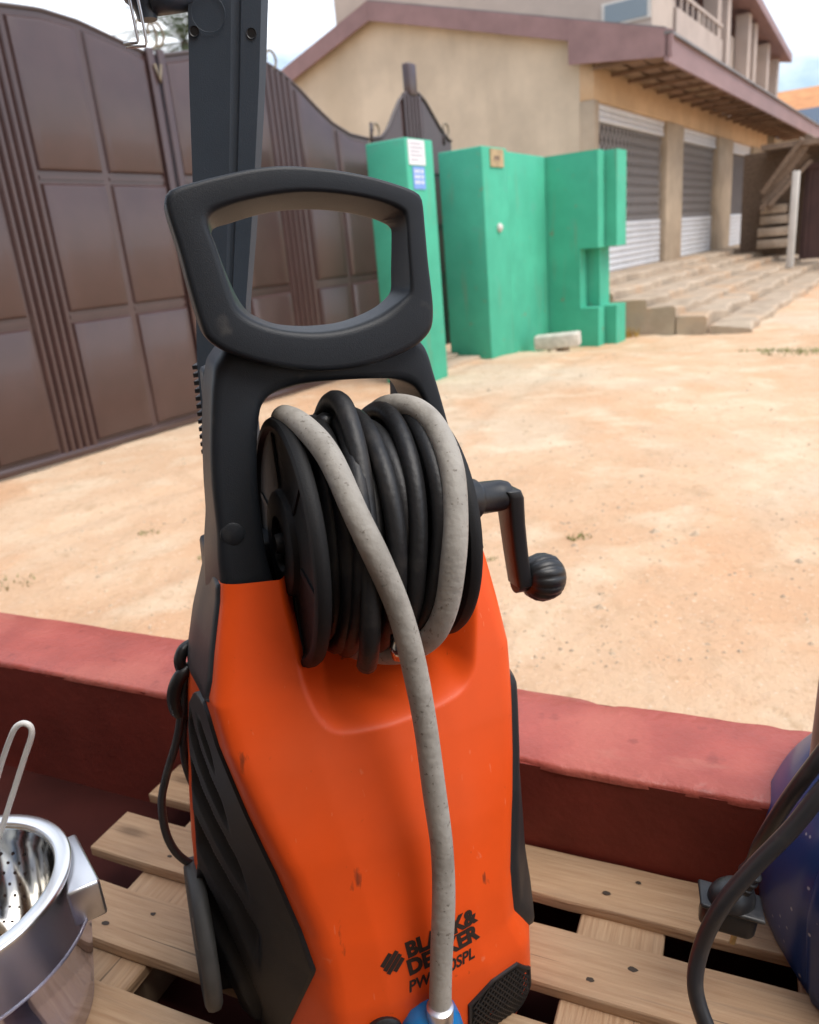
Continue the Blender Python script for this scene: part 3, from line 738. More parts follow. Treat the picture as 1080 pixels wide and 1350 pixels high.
b.add(V, [(0, 1, 4, 3), (3, 4, 7, 6), (0, 3, 5, 2), (3, 6, 8, 5), (1, 2, 5, 4), (4, 5, 8, 7), (0, 2, 1), (6, 7, 8)]); b.build('roof', M_fascia, B)

# far houses at the end of the street
def house(name, label, s0, n0, w, d, h, rh, roof):
    T = Street(name, label, 'house', s0, n0, 0)
    b = MB(); b.box((s0, n0 - w / 2, -.4), (s0 + d, n0 + w / 2, h), T); b.build('wall', M_plaster, T.o)
    b = MB(); V = [T(s, n, z) for s in (s0 - .6, s0 + d + .6) for n, z in ((n0 - w / 2 - .6, h - .1), (n0, h + rh), (n0 + w / 2 + .6, h - .1))]
    V2 = [T(s0 - .6, n0 - w / 2 - .6, h), T(s0 - .6, n0 + w / 2 + .6, h), T(s0 + d * .4, n0 + w / 2, h + rh), T(s0 + d * .4, n0 - w / 2, h + rh), T(s0 + d + .6, n0 - w / 2 - .6, h), T(s0 + d + .6, n0 + w / 2 + .6, h)]
    b.add(V2, [(0, 1, 2, 3), (3, 2, 5, 4), (0, 3, 4), (1, 5, 2), (0, 4, 5, 1)]); b.build('roof', roof, T.o)
    for k in (-.25, .25):
        b = MB(); b.box((s0 - .02, n0 + k * w - .6, 1.2), (s0 + .02, n0 + k * w + .6, 2.4), T); b.build('window', M_dark, T.o)
house('house', 'distant house with an orange tiled roof at the end of the street', 50, -4.2, 12, 8, 6.4, 1.6, M_orange_roof)
house('house', 'distant low house with a blue-grey sheet roof below the orange one', 46, -5.2, 7.4, 3, 5.0, 1.3, M_blue_roof)

# overhead cable at top right, between two far poles
for k, (s, n) in enumerate(((30, 3.0), (58, 7.0))):
    T = Street('utility_pole', ['wooden utility pole at the right of the street holding the near end of the cable', 'wooden utility pole far down the street holding the far end of the cable'][k], 'pole', s, n, 0)
    b = MB(); b.tube([T(s, n, -.4), T(s, n, 11.0)], [.14, .10], 10); b.build('shaft', M_timber, T.o, smooth=True)
    b = MB(); b.box((s - .06, n - .6, 10.3), (s + .06, n + .6, 10.42), T); b.build('crossarm', M_timber, T.o)
A, Bp = Vector((13.1, 31.2, 10.6)), Vector((18.5, 33.0, 8.0))
b = MB(); b.tube([A.lerp(Bp, q) for q in np.linspace(0, 1, 14)], .02, 5)
tag(b.build('overhead_cable', M_dark, None), 'thin dark overhead cable crossing the sky at the top right corner', 'cable')

# palm beyond the gate
def palm(x, y, h, label):
    T = thing('palm_tree', label, 'tree', (x, y, 0))
    b = MB(); b.tube([(.3 * math.sin(q * 1.5), 0, q * h) for q in np.linspace(0, 1, 9)], list(np.linspace(.20, .13, 9)), 9); b.build('trunk', M_bark, T, smooth=True)
    b = MB(); top = Vector((.3 * math.sin(1.5), 0, h))
    for k in range(26):
        a = k * 2.4; el = rad(70 - 95 * (k / 26)); Lf = 2.6
        pts = [top + Vector((math.cos(a) * q * Lf * math.cos(el), math.sin(a) * q * Lf * math.cos(el), q * Lf * math.sin(el) - 1.2 * q * q)) for q in np.linspace(0, 1, 9)]
        for i in range(8):
            d = (pts[i + 1] - pts[i]); side = Vector((-math.sin(a), math.cos(a), 0)); w = .55 * math.sin(math.pi * (i + .7) / 9)
            for sg in (1, -1):
                for j in range(3):
                    q0 = pts[i] + d * (j / 3); tip = q0 + side * sg * w + d * .9 + Vector((0, 0, -.25 * w)); b.add([q0, q0 + d * .25, tip], [(0, 1, 2)])
    b.build('crown', M_leaf, T)
palm(-5.6, 25.8, 7.6, 'pale palm tree rising beyond the gate, glimpsed left of the tall dark column')

# ================================================================== the pressure washer
WX = Vector((.931306, .357495, -.069756)); WY = Vector((-.358368, .933580, 0)); WZ = Vector((.065123, .024998, .997564))
W0 = Vector((-.092412, .770588, .440875))
wash = thing('pressure_washer', 'orange and charcoal upright pressure washer with a hose reel, standing on the wooden pallet', 'pressure washer')
m4 = Matrix.Identity(4)
for i in range(3): m4[i][0], m4[i][1], m4[i][2], m4[i][3] = WX[i], WY[i], WZ[i], W0[i]
wash.matrix_world = m4

# ---- body shell: rows of control points, back-left round the front to back-right
Zk = [-.012, .05, .11, .155, .21, .275, .345, .42, .472, .52, .57, .60]
def I(z, v, zz=Zk): return float(np.interp(z, zz, v))
RL = [-.100, -.100, -.100, -.100, -.107, -.124, -.147, -.170, -.178, -.168, -.156, -.152]
RRt = [.146, .153, .150, .130, .130, .139, .150, .159, .163, .157, .149, .142]
SLt = [-.206, -.211, -.214, -.215, -.214, -.210, -.204, -.196, -.187, -.176, -.160, -.152]
SRt = [.214, .223, .226, .226, .222, .213, .199, .180, .167, .158, .149, .143]
def yfr(z): return float(np.interp(z, [-.012, .03, .05, .12, .2, .3, .4, .5, .58, .7], [-.112, -.124, -.128, -.125, -.112, -.09, -.062, -.03, -.004, .03]))
SCOOP = np.array([(-.094, .64), (-.0955, .575), (-.089, .518), (-.0885, .495), (-.0835, .467), (-.073, .442), (-.055, .4295), (-.018, .4265), (.030, .429), (.064, .434), (.090, .442), (.105, .457), (.1125, .481), (.1235, .538), (.130, .60), (.133, .64)])
SC2 = np.array([(float(a), float(b)) for a, b in crom([tuple(q) for q in SCOOP], 5)])
def scoop_depth(X, Z):
    P = np.stack([X, Z], -1); d = np.full(X.shape, 9.0)
    for a, b in zip(SC2[:-1], SC2[1:]):
        ab = b - a; t_ = np.clip(((P - a) @ ab) / (ab @ ab), 0, 1); d = np.minimum(d, np.linalg.norm(P - a - t_[..., None] * ab, axis=-1))
    ins = np.zeros(X.shape, bool); n = len(SC2)
    for i in range(n):
        (x1, y1), (x2, y2) = SC2[i], SC2[(i + 1) % n]
        c = ((y1 > Z) != (y2 > Z)) & (X < (x2 - x1) * (Z - y1) / (y2 - y1 + 1e-12) + x1); ins ^= c
    return np.where(ins, d, -d)
def row(z):
    yf = yfr(z); rl, rr, sl_, sr = I(z, RL), I(z, RRt), I(z, SLt), I(z, SRt); c = (rl + rr) / 2
    ctl = [(sl_ * .86, .175), (sl_ * .97, .150), (sl_, .09), (sl_ * .62 + rl * .38, .09 * .60 + yf * .40), (rl - .004, yf + .004), (rl + .012, yf - .004),
           (c - (rr - rl) * .25, yf - .014), (c, yf - .017), (c + (rr - rl) * .25, yf - .014), (rr - .012, yf - .004), (rr + .003, yf + .005),
           (sr * .66 + rr * .34, yf * .45 + .05 * .55), (sr, .05), (sr, .12), (sr * .93, .165), (sr * .84, .175)]
    cnt = [4, 6, 12, 14, 6, 34, 34, 34, 34, 6, 10, 10, 6, 4, 4]
    P = []
    for (a, b), k in zip(zip(ctl[:-1], ctl[1:]), cnt):
        for j in range(k): P.append((a[0] + (b[0] - a[0]) * j / k, a[1] + (b[1] - a[1]) * j / k))
    P.append(ctl[-1]); P = np.array(P)
    for _ in range(9): P[1:-1] = .5 * P[1:-1] + .25 * (P[:-2] + P[2:])
    return P
zs = np.concatenate([np.linspace(-.012, .40, 90), np.linspace(.403, .590, 95)])
rows = np.array([row(z) for z in zs]); R_, C_ = rows.shape[:2]
GX = rows[..., 0]; GY = rows[..., 1].copy(); GZ = np.repeat(zs[:, None], C_, 1)
# top edge: orange ends under the dark frame
front = (GY < .05)
dd = scoop_depth(GX, GZ)
din = np.maximum(dd + .004, 0)
push = 2.9 * (np.sqrt(din ** 2 + .0075 ** 2) - .0075)
push = np.where(front, push, 0); push = np.minimum(push, np.maximum(0, .165 - GY))
GY = GY + push
cols = np.arange(C_); tcol = np.where(cols <= 10, .3 * (cols - 4) / 6, .3 + .7 * (cols - 10) / 26)
TL0 = np.interp(zs, [-.01, .10, .20, .40, .425, .444, .455], [.16, .24, .34, .345, .38, .47, .58]); TL1 = np.interp(zs, [-.01, .06, .121, .165, .21, .30, .393, .44, .456, .462], [.70, .80, .885, .955, .93, .90, .86, .80, .70, .62])
ins_ = sstep(TL0[:, None] + .03, TL0[:, None] + .09, tcol[None]) * (1 - sstep(TL1[:, None] - .09, TL1[:, None] - .03, tcol[None])) * (1 - sstep(.41, .44, zs))[:, None]
ins_ = np.where((cols < 40)[None], ins_, 0)
GX = GX + .010 * ins_; GY = GY + .006 * ins_
# faint moulded crease from each front ridge and a slight hollow in the lower middle
sv = np.stack([GX, GY, GZ], -1).reshape(-1, 3)
sf = [(j * C_ + i, j * C_ + i + 1, (j + 1) * C_ + i + 1, (j + 1) * C_ + i) for j in range(R_ - 1) for i in range(C_ - 1)]
sf += [(j * C_ + C_ - 1, j * C_, (j + 1) * C_, (j + 1) * C_ + C_ - 1) for j in range(R_ - 1)]
sf.append(tuple(range(C_)))
shell = mesh('body_shell', sv, sf, M_orange, wash, smooth=True, auto=60)
BV = BVHTree.FromPolygons([Vector(v) for v in sv], sf)
def on_shell(p, off=0.0):
    loc, nrm, _, _ = BV.find_nearest(Vector(p))
    c = Vector((0, .05, loc.z))
    if (loc - c).dot(nrm) < 0: nrm = -nrm
    return loc + nrm * off
def front_pt(x, z, off):
    h = BV.ray_cast(Vector((x, -.6, z)), Vector((0, 1, 0)))
    l, nrm = h[0], h[1]
    if nrm.y > 0: nrm = -nrm
    return l + nrm * off
# ---- side patches (vent panels, dark shoulder) following the shell
def side_pt(side, t_, z):
    yf = yfr(z)
    if side < 0: a, b, c = (I(z, SLt) * .97, .150), (I(z, SLt), .09), (I(z, RL), yf)
    else: a, b, c = (I(z, SRt) * .97, .150), (I(z, SRt), .05), (I(z, RRt), yf)
    if t_ < .3: q = t_ / .3; return (a[0] + (b[0] - a[0]) * q, a[1] + (b[1] - a[1]) * q, z)
    q = (t_ - .3) / .7; return (b[0] + (c[0] - b[0]) * q, b[1] + (c[1] - b[1]) * q, z)
def patch(name, side, zl, t0, t1, off, m, groove=None, nt_=44):
    V = []; k = nt_ + 1
    for j, z in enumerate(zl):
        for i in range(k):
            e = i / nt_; t_ = t0(z) + (t1(z) - t0(z)) * e
            edge = min(i, nt_ - i, j, len(zl) - 1 - j)
            o_ = (-.003 if edge == 0 else off if edge > 1 else off * .7)
            if groove and edge > 1:
                p0, p1 = Vector(side_pt(side, max(.31, t_ - .05), z)), Vector(side_pt(side, max(.42, t_ + .05), z))
                dn = Vector((p1.y - p0.y, -(p1.x - p0.x), 0)).normalized()
                if dn.x * side < 0: dn = -dn
                if t_ < .34: dn = dn.lerp(Vector((side, .25, 0)).normalized(), min(1, (.34 - t_) / .1)).normalized()
                V.append(Vector(side_pt(side, t_, z)) + dn * (off + groove(e, z)))
            else: V.append(on_shell(side_pt(side, t_, z), o_))
    F = [(j * k + i, j * k + i + 1, (j + 1) * k + i + 1, (j + 1) * k + i) for j in range(len(zl) - 1) for i in range(nt_)]
    return mesh(name, V, F, m, wash, smooth=True)
def tl1(z): return float(np.interp(z, [-.01, .06, .121, .165, .21, .30, .393, .425, .444, .455], [.70, .80, .885, .955, .93, .90, .86, .83, .77, .66]))
def tl0(z): return float(np.interp(z, [-.01, .10, .20, .40, .425, .444, .455], [.16, .24, .34, .345, .38, .47, .58]))
def groove_l(e, z):
    c = (z + .21 * e) * 12.5
    f = c - math.floor(c)
    right = .72 - .22 * math.sin((z - .05) * 7)
    m_ = float(sstep(right + .06, right - .06, e)) if False else (1 - float(sstep(right - .05, right + .05, np.array(e)))) * float(sstep(.02, .10, np.array(e)))
    m_ *= (1 - float(sstep(.39, .43, np.array(z))))
    g = math.sin(math.pi * min(1, f / .58)) ** .7 if f < .58 else 0
    return -.0145 * g * m_
patch('vent_panel', -1, np.linspace(-.008, .455, 150), tl0, tl1, .0055, M_panel, groove_l, 60)
def tr1(z): return float(np.interp(z, [-.01, .08, .107, .152, .184, .26, .385, .42, .437], [.1, .40, .90, .97, .985, .985, .985, .98, .96]))
patch('vent_panel', 1, np.linspace(-.006, .437, 60), lambda z: .05, tr1, .0075, M_panel, None, 30)
patch('shoulder_panel', -1, np.linspace(.452, .590, 36), lambda z: .05, lambda z: float(np.interp(z, [.45, .465, .49, .6], [.60, .86, .93, .95])), .0035, M_char, None, 24)

# ---- upper frame (yoke) and handle
def ringmesh(name, OF, IF, IB, OB, yf, depth, m, rnd=.30, closed=True, kr=4, crown=.0):
    """solid with a window: outer/inner outlines (x, z) at the front and at the back, corners rounded in section"""
    n = len(OF); V = []
    for i in range(n):
        c = [np.array((p[0], yf(p[1]) + d, p[1])) for p, d in ((OF[i], 0), (IF[i], 0), (IB[i], depth), (OB[i], depth))]
        L1 = np.linalg.norm(c[0] - c[1])
        for j in range(4):
            p, a, b = c[j], c[j - 1], c[(j + 1) % 4]
            ra = min(rnd * L1, .45 * np.linalg.norm(p - a), .3 * depth); rb = min(rnd * L1, .45 * np.linalg.norm(p - b), .3 * depth)
            ra = min(ra, rb * 1.3); rb = min(rb, ra * 1.3)
            pa = p + (a - p) / (np.linalg.norm(p - a) + 1e-9) * ra; pb = p + (b - p) / (np.linalg.norm(p - b) + 1e-9) * rb
            for q in np.linspace(0, 1, kr): V.append((1 - q) ** 2 * pa + 2 * q * (1 - q) * p + q * q * pb)
    k = 4 * kr; F = []
    for i in range(n if closed else n - 1):
        for j in range(k): F.append((i * k + j, i * k + (j + 1) % k, ((i + 1) % n) * k + (j + 1) % k, ((i + 1) % n) * k + j))
    if not closed: F += [tuple(range(k)), tuple(range((n - 1) * k, n * k))]
    return mesh(name, V, F, m, wash, smooth=True, auto=50)
HO = [(-.168, .9506), (-.1679, .9625), (-.1622, .9704), (-.1402, .9774), (-.1079, .9854), (-.0823, .9907), (-.0563, .9935), (-.0262, .9929), (.0046, .9903), (.0363, .9854), (.0687, .9774), (.0835, .9718), (.0892, .9645), (.0906, .9376), (.0918, .9036), (.0941, .8727), (.0953, .8516), (.0930, .836), (.0837, .8246), (.0653, .8138), (.03, .8033), (-.004, .7984), (-.0366, .7983), (-.0639, .8023), (-.0903, .8084), (-.1156, .8173), (-.133, .8255), (-.1448, .8361), (-.1491, .8482), (-.1553, .8798), (-.1612, .9173)]
HI = [(-.1317, .9374), (-.1315, .9455), (-.1265, .9523), (-.1109, .9585), (-.0887, .9642), (-.0625, .9687), (-.0359, .9712), (-.005, .9703), (.0266, .9665), (.0508, .9611), (.0653, .9546), (.0691, .948), (.0692, .9152), (.0696, .8849), (.0679, .8727), (.0587, .8653), (.0382, .853), (.0165, .8448), (-.0086, .8391), (-.033, .8372), (-.0564, .839), (-.079, .8437), (-.0971, .851), (-.1088, .8593), (-.115, .8695), (-.1215, .8962), (-.1266, .9204)]
HB = [(-.1185, .9183), (-.1215, .9357), (-.1051, .9414), (-.0813, .9487), (-.0614, .9532), (-.0414, .9556), (-.0171, .9565), (.0076, .9552), (.0326, .9516), (.0537, .9463), (.0665, .9409), (.0690, .9354), (.0675, .9166), (.0650, .8929), (.0635, .8769), (.0585, .8691), (.0423, .8584), (.0196, .8496), (-.0024, .8442), (-.0236, .8427), (-.0444, .8428), (-.0684, .8462), (-.0875, .8546), (-.0965, .8624), (-.1065, .8814)]
HC = np.array((-.032, .898))
def polar(poly, n=150):
    P = np.array([np.asarray(q, float) for q in crom(poly, 4, True)]) - HC; o = []
    for a in np.linspace(0, 2 * math.pi, n, endpoint=False):
        d = np.array((math.cos(a), math.sin(a))); best = None
        for p, q in zip(P, np.roll(P, -1, 0)):
            e = q - p; den = d[0] * e[1] - d[1] * e[0]
            if abs(den) < 1e-12: continue
            t_ = (p[0] * e[1] - p[1] * e[0]) / den; u = (p[0] * d[1] - p[1] * d[0]) / den
            if t_ > 0 and -1e-6 <= u <= 1 + 1e-6: best = t_ if best is None else max(best, t_)
        o.append(HC + d * best)
    return o
ho, hi_, hb = polar(HO), polar(HI), polar(HB)
hob = [HC + (p - HC) * .975 for p in ho]
ringmesh('handle', ho, hi_, hb, hob, lambda z: -.087 + .12 * z, .048, M_char, rnd=.19, kr=5)
YO = [(-.1535, .5600), (-.1554, .6104), (-.1536, .6457), (-.1535, .6922), (-.1506, .73), (-.1455, .767), (-.141, .7925), (-.1334, .8141), (-.1075, .831), (-.0465, .8187), (.0198, .8206), (.0681, .826), (.0906, .8168), (.1005, .7836), (.1101, .7414), (.121, .6937), (.1316, .6508), (.1419, .6122), (.1499, .5803)]
YI = [(-.0945, .5500), (-.1043, .6022), (-.1067, .647), (-.1064, .6865), (-.103, .7251), (-.0974, .7553), (-.0913, .7685), (-.0778, .7774), (-.05, .783), (-.017, .7853), (.0253, .7847), (.0557, .7818), (.0760, .7732), (.0868, .7556), (.0945, .7365), (.1029, .7119), (.1144, .672), (.1236, .6358), (.1314, .6036)]
yo, yi = crom(YO, 6), crom(YI, 6)
cy = np.array((-.005, .66))
ringmesh('upper_frame', yo, yi, [p + (cy - p) * .015 for p in yi], [np.array((p[0] * (float(np.interp(p[1], [.55, .60, .65, .70], [1.10, 1.045, 1.005, .985])) if p[0] < 0 else 1.0), p[1])) for p in yo], lambda z: -.079 + .136 * z, .085, M_char, rnd=.22, closed=False, kr=5)
b = MB(); b.box((-.158, .085, .46), (.135, .15, .60)); b.box((-.14, .10, .585), (-.115, .135, .80)); b.box((.085, .10, .585), (.11, .135, .80)); b.build('back_column', M_char, wash, bevel=.006)
b = MB(); b.lathe([(0, .0125), (.0015, .012), (.0025, .010), (.0025, 0)], (-.139, .0095, .640), (-.1, -1, .13), 20); b.build('latch_button', M_char, wash, smooth=True, auto=40)

# ---- hose reel
RY0, RZ0 = .015, .620
reel = bpy.data.objects.new('hose_reel', None); link(reel, wash)
def disc(x, r, sgn):
    b = MB()
    prof = [(-.0075, 0), (-.0075, r - .006), (-.006, r - .002), (-.002, r), (.003, r), (.007, r - .002), (.009, r - .006), (.0085, r - .010), (.0035, r - .014), (.002, r - .020), (.002, .062), (.004, .058), (.010, .056), (.012, .052), (.012, .030), (.006, .027), (.006, .012), (.016, .010), (.016, 0)]
    b.lathe(prof, (x, RY0, RZ0), (sgn, 0, 0), 90)
    o = b.build('disc', M_disc, reel, smooth=True, auto=35)
    for k in range(6):
        a = k * 2 * math.pi / 6 + .2; c, s = math.cos(a), math.sin(a); bb = MB()
        V = []
        for d in (.0015, .0042):
            for (q, w) in ((.058, -.0035), (.058, .0035), (r - .016, .0035), (r - .016, -.0035)): V.append((x + sgn * d, RY0 + q * c - w * s, RZ0 + q * s + w * c))
        bb.add(V, [(0, 1, 2, 3), (4, 5, 6, 7), (0, 1, 5, 4), (1, 2, 6, 5), (2, 3, 7, 6), (3, 0, 4, 7)]); bb.build('spoke', M_disc, o)
    return o
disc(-.079, .1345, -1); disc(.080, .130, 1)
b = MB(); b.lathe([(-.06, .07), (.074, .07)], (0, RY0, RZ0), (1, 0, 0), 40); b.build('hub', M_black, reel, smooth=True, auto=40)
def wind(keys, k=7):
    """keys (angle, x, radius) about the reel axis -> smooth path"""
    o = []
    for a, x, r in crom(keys, k): o.append((x, RY0 + r * math.cos(rad(a)), RZ0 + r * math.sin(rad(a))))
    return o
def hosept(r): return r
# black turns: lower layer fills the hub, upper layer the ones seen
def turn(name, xs, r, hr, start=-90):
    keys = []; n = 20
    for i in range(n + 1):
        a = start + 360 * i / n; x = float(np.interp(a % 360 if i < n else (start % 360), [0, 80, 110, 150, 180, 220, 270, 360], xs)); keys.append((a, x + .0022 * math.sin(2 * rad(a) + xs[1] * 140), r + .006 * max(0, math.sin(rad(a))) + .0022 * math.sin(3 * rad(a) + xs[0] * 90)))
    b = MB(); b.tube(wind(keys, 4)[:-1], hr, 12, closed=True); return b.build(name, M_bhose, reel, smooth=True)
HB_R = .0098
for xs, r in (((-.040, -.040, -.042, -.047, -.050, -.052, -.046, -.040), .116), ((-.018, -.020, -.026, -.036, -.040, -.042, -.030, -.018), .125),
              ((.003, .004, .001, -.002, -.005, -.006, -.002, .003), .124), ((.030, .032, .029, .025, .019, .013, .020, .030), .124),
              ((.012, .014, .015, .012, .010, .008, .008, .012), .112), ((.050, .052, .050, .047, .044, .036, .040, .050), .117), ((.066, .066, .064, .062, .060, .056, .060, .066), .106),
              ((-.054, -.054, -.054, -.055, -.055, -.055, -.054, -.054), .100), ((-.02, -.02, -.018, -.017, -.016, -.016, -.018, -.02), .100), ((.042, .042, .040, .040, .038, .034, .036, .042), .098),
              ((.062, .060, .052, .044, .036, .028, .044, .062), .128), ((-.014, -.012, -.008, -.014, -.020, -.024, -.02, -.014), .108),
              ((-.006, -.004, -.010, -.012, -.014, -.015, -.01, -.006), .098), ((.020, .020, .02, .02, .018, .018, .018, .020), .098)):
    turn('hose_turn', xs, r, HB_R)
# black hose end sticking up through the turns with a collar
b = MB(); b.tube(crom([(-.030, .06, .70), (-.029, .040, .742), (-.026, .016, .765), (-.0235, -.010, .770), (-.0225, -.034, .757), (-.024, -.066, .722), (-.029, -.096, .672), (-.035, -.118, .62), (-.038, -.120, .56), (-.036, -.10, .52)], 5), .0105, 12)
b.build('hose_end', M_bhose, reel, smooth=True)
b = MB(); b.tube([(-.043, .012, .742), (-.036, .004, .747), (-.030, -.004, .745)], [.009, .0115, .0105], 12); b.build('collar', M_black, reel, smooth=True)
b = MB(); b.tube([(-.012, -.122, .560), (-.0125, -.128, .548), (-.012, -.126, .535)], [.006, .0085, .006], 12); b.build('metal_fitting', M_steel2, reel, smooth=True)
b = MB(); b.tube([(.034, -.03, .730), (.040, -.052, .715)], [.006, .006], 8); b.build('metal_fitting', M_steel, reel, smooth=True)

# ---- grey hose: over the right of the reel, under it, up behind, over the left disc and down to the outlet
def cpt(a, x, r): return (x, RY0 + r * math.cos(rad(a)), RZ0 + r * math.sin(rad(a)))
gp = [cpt(20, .020, .105), cpt(50, .030, .118), cpt(78, .040, .132), cpt(100, .054, .140), cpt(118, .061, .143), cpt(140, .060, .144), cpt(160, .054, .144), cpt(178, .047, .144), cpt(198, .041, .144), cpt(216, .033, .143), cpt(236, .018, .139), cpt(252, -.002, .135), cpt(268, -.022, .132),
      cpt(290, -.040, .125), cpt(330, -.046, .110), cpt(370, -.052, .112), cpt(405, -.060, .126), cpt(432, -.068, .131), cpt(452, -.0700, .1345), cpt(470, -.066, .139), cpt(490, -.057, .143), (-.045, -.1125, .684), (-.0295, -.128, .6394), (-.0138, -.135, .5887), (-.0002, -.138, .5265), (.0111, -.140, .4575), (.0184, -.143, .377), (.0224, -.148, .313), (.0213, -.154, .2483), (.0166, -.158, .1806), (.0128, -.160, .1206), (.0116, -.160, .0934)]
b = MB(); b.tube([Vector(q) + Vector((.0007 * math.sin(i * .21) + .0005 * math.sin(i * .083), 0, 0)) for i, q in enumerate(crom(gp, 8))], [.0123 + .00022 * math.sin(i * .37) + .00018 * math.sin(i * .11 + 1) for i in range(len(crom(gp, 8)))], 20); b.build('hose', M_hose, wash, smooth=True)
b = MB(); b.lathe([(0, .0115), (.002, .0145), (.020, .0148), (.022, .0135), (.026, .0150), (.045, .0150), (.047, .012)], (.0116, -.163, .074), (0, 0, 1), 24); b.build('hose_ferrule', M_steel, wash, smooth=True, auto=35)
b = MB(); b.lathe([(-.04, .026), (-.012, .034), (.002, .0355), (.014, .033), (.024, .026), (.031, .016), (.034, 0)], (.007, -.150, .075), (-.1, -.3, 1), 28, lob=lambda a, d: 1 + .03 * math.cos(12 * a)); b.build('outlet_coupling', M_bluecap, wash, smooth=True, auto=50)
b = MB(); b.lathe([(0, .022), (.010, .022), (.013, .018), (.013, 0)], (-.047, -.135, .082), (-.1, -1, .15), 24); b.build('dial_knob', M_black, wash, smooth=True, auto=40)

# ---- crank
cr = bpy.data.objects.new('crank', None); link(cr, wash)
cz, cyy = .636, .024
b = MB(); b.lathe([(0, .024), (.030, .024), (.034, .021), (.036, .0195), (.060, .019), (.066, .0185), (.074, .016), (.0755, .0)], (.118, cyy, cz), (1, 0, 0), 28); b.build('shaft', M_black, cr, smooth=True, auto=40)
b = MB()
pa = [(.190, cyy, .645, .0175), (.1945, cyy, .635, .0178), (.1990, cyy, .600, .0150), (.2050, cyy, .560, .0138), (.2100, cyy, .532, .0135), (.2130, cyy, .516, .0135)]
V = []
for x, y, z, h in pa:
    for dx, dy in ((-.0105, -h), (-.0075, -h - .003), (.0075, -h - .003), (.0105, -h), (.0105, h), (-.0105, h)): V.append((x + dx, y + dy, z))
k = 6
b.add(V, [(i * k + j, i * k + (j + 1) % k, (i + 1) * k + (j + 1) % k, (i + 1) * k + j) for i in range(len(pa) - 1) for j in range(k)] + [tuple(range(k)), tuple(range((len(pa) - 1) * k, len(pa) * k))])
b.build('crank_arm', M_black, cr, bevel=.003, seg=2)
b = MB(); b.lathe([(0, .0125), (.014, .0125), (.018, .010), (.02, .009)], (.205, cyy, .518), (1, 0, -.02), 20); b.build('spindle', M_black, cr, smooth=True, auto=40)
def lob(a, d): return 1 + .075 * (abs(math.cos(7 * a)) ** .5 - .6) * (1 if .006 < d < .046 else .25)
b = MB(); b.lathe([(0, .009), (.0005, .016), (.004, .0225), (.012, .0275), (.022, .0302), (.032, .0296), (.042, .0262), (.049, .0195), (.0525, .012), (.054, 0)], (.2195, cyy, .5205), (1, 0, -.04), 84, lob=lob); b.build('knob', M_black, cr, smooth=True)

# ---- rear wheel, lower-right grille, cable, print
for sx, X in ((-1, -.2075), (1, .168)):
    w_ = bpy.data.objects.new('wheel', None); link(w_, wash)
    ax = (sx, 0, 0); og = (X, .085 if sx < 0 else .14, .082)
    b = MB(); b.lathe([(-.004, .060), (-.004, .086), (-.001, .091), (.003, .0922), (.009, .0922), (.014, .090), (.017, .083), (.015, .070), (.013, .062)], og, ax, 60, cap=False); b.build('tyre', M_greytyre, w_, smooth=True, auto=50)
    b = MB(); b.lathe([(.008, .068), (.012, .062), (.008, .045), (.013, .025), (.016, .018), (.016, 0)], og, ax, 40, cap=False); b.build('rim', M_black, w_, smooth=True, auto=40)
gpoly = [(.056, .078), (.088, .0985), (.127, .1005), (.1485, .078), (.150, .048), (.141, .022), (.116, .000), (.056, -.004)]
gx0 = [np.asarray(q) for q in gpoly]; gc = sum(gx0) / len(gx0)
b = MB(); V = []; rings = []
dense = []
for a, c in zip(gx0, gx0[1:] + gx0[:1]): dense += [a + (c - a) * q / 6 for q in range(6)]
L = len(dense)
for sc_, off in ((1.0, -.001), (.985, .003), (.93, .0032), (.90, .0004), (.6, .0004), (.3, .0004), (.02, .0004)):
    for q in dense:
        x, z = gc + (q - gc) * sc_; V.append(front_pt(min(x, .150), max(z, -.008), off))
F = [(r * L + i, r * L + (i + 1) % L, (r + 1) * L + (i + 1) % L, (r + 1) * L + i) for r in range(6) for i in range(L)] + [tuple(range(6 * L, 7 * L))]
gr = mesh('lower_grille', V, F, M_panel, wash, smooth=True, auto=40)
b = MB()
def inside(x, z):
    n = len(gpoly); c = False
    for i in range(n):
        (x1, y1), (x2, y2) = gpoly[i], gpoly[(i + 1) % n]
        X1, Y1 = gc + (np.array((x1, y1)) - gc) * .9; X2, Y2 = gc + (np.array((x2, y2)) - gc) * .9
        if (Y1 > z) != (Y2 > z) and x < (X2 - X1) * (z - Y1) / (Y2 - Y1 + 1e-12) + X1: c = not c
    return c
for sg in (1, -1):
    for off in np.arange(-.16, .30, .0085):
        seg = []
        for q in np.arange(-.01, .11, .004):
            x, z = .10 + off * .8 + sg * (q - .05) * .75 - .06, q
            if inside(x, z): seg.append(front_pt(x, z, .0022))
            elif len(seg) > 1: b.tube(seg, .0011, 4, cap=False); seg = []
            else: seg = []
        if len(seg) > 1: b.tube(seg, .0011, 4, cap=False)
tag(b.build('grille_bars', M_panel, gr), kind='stuff')

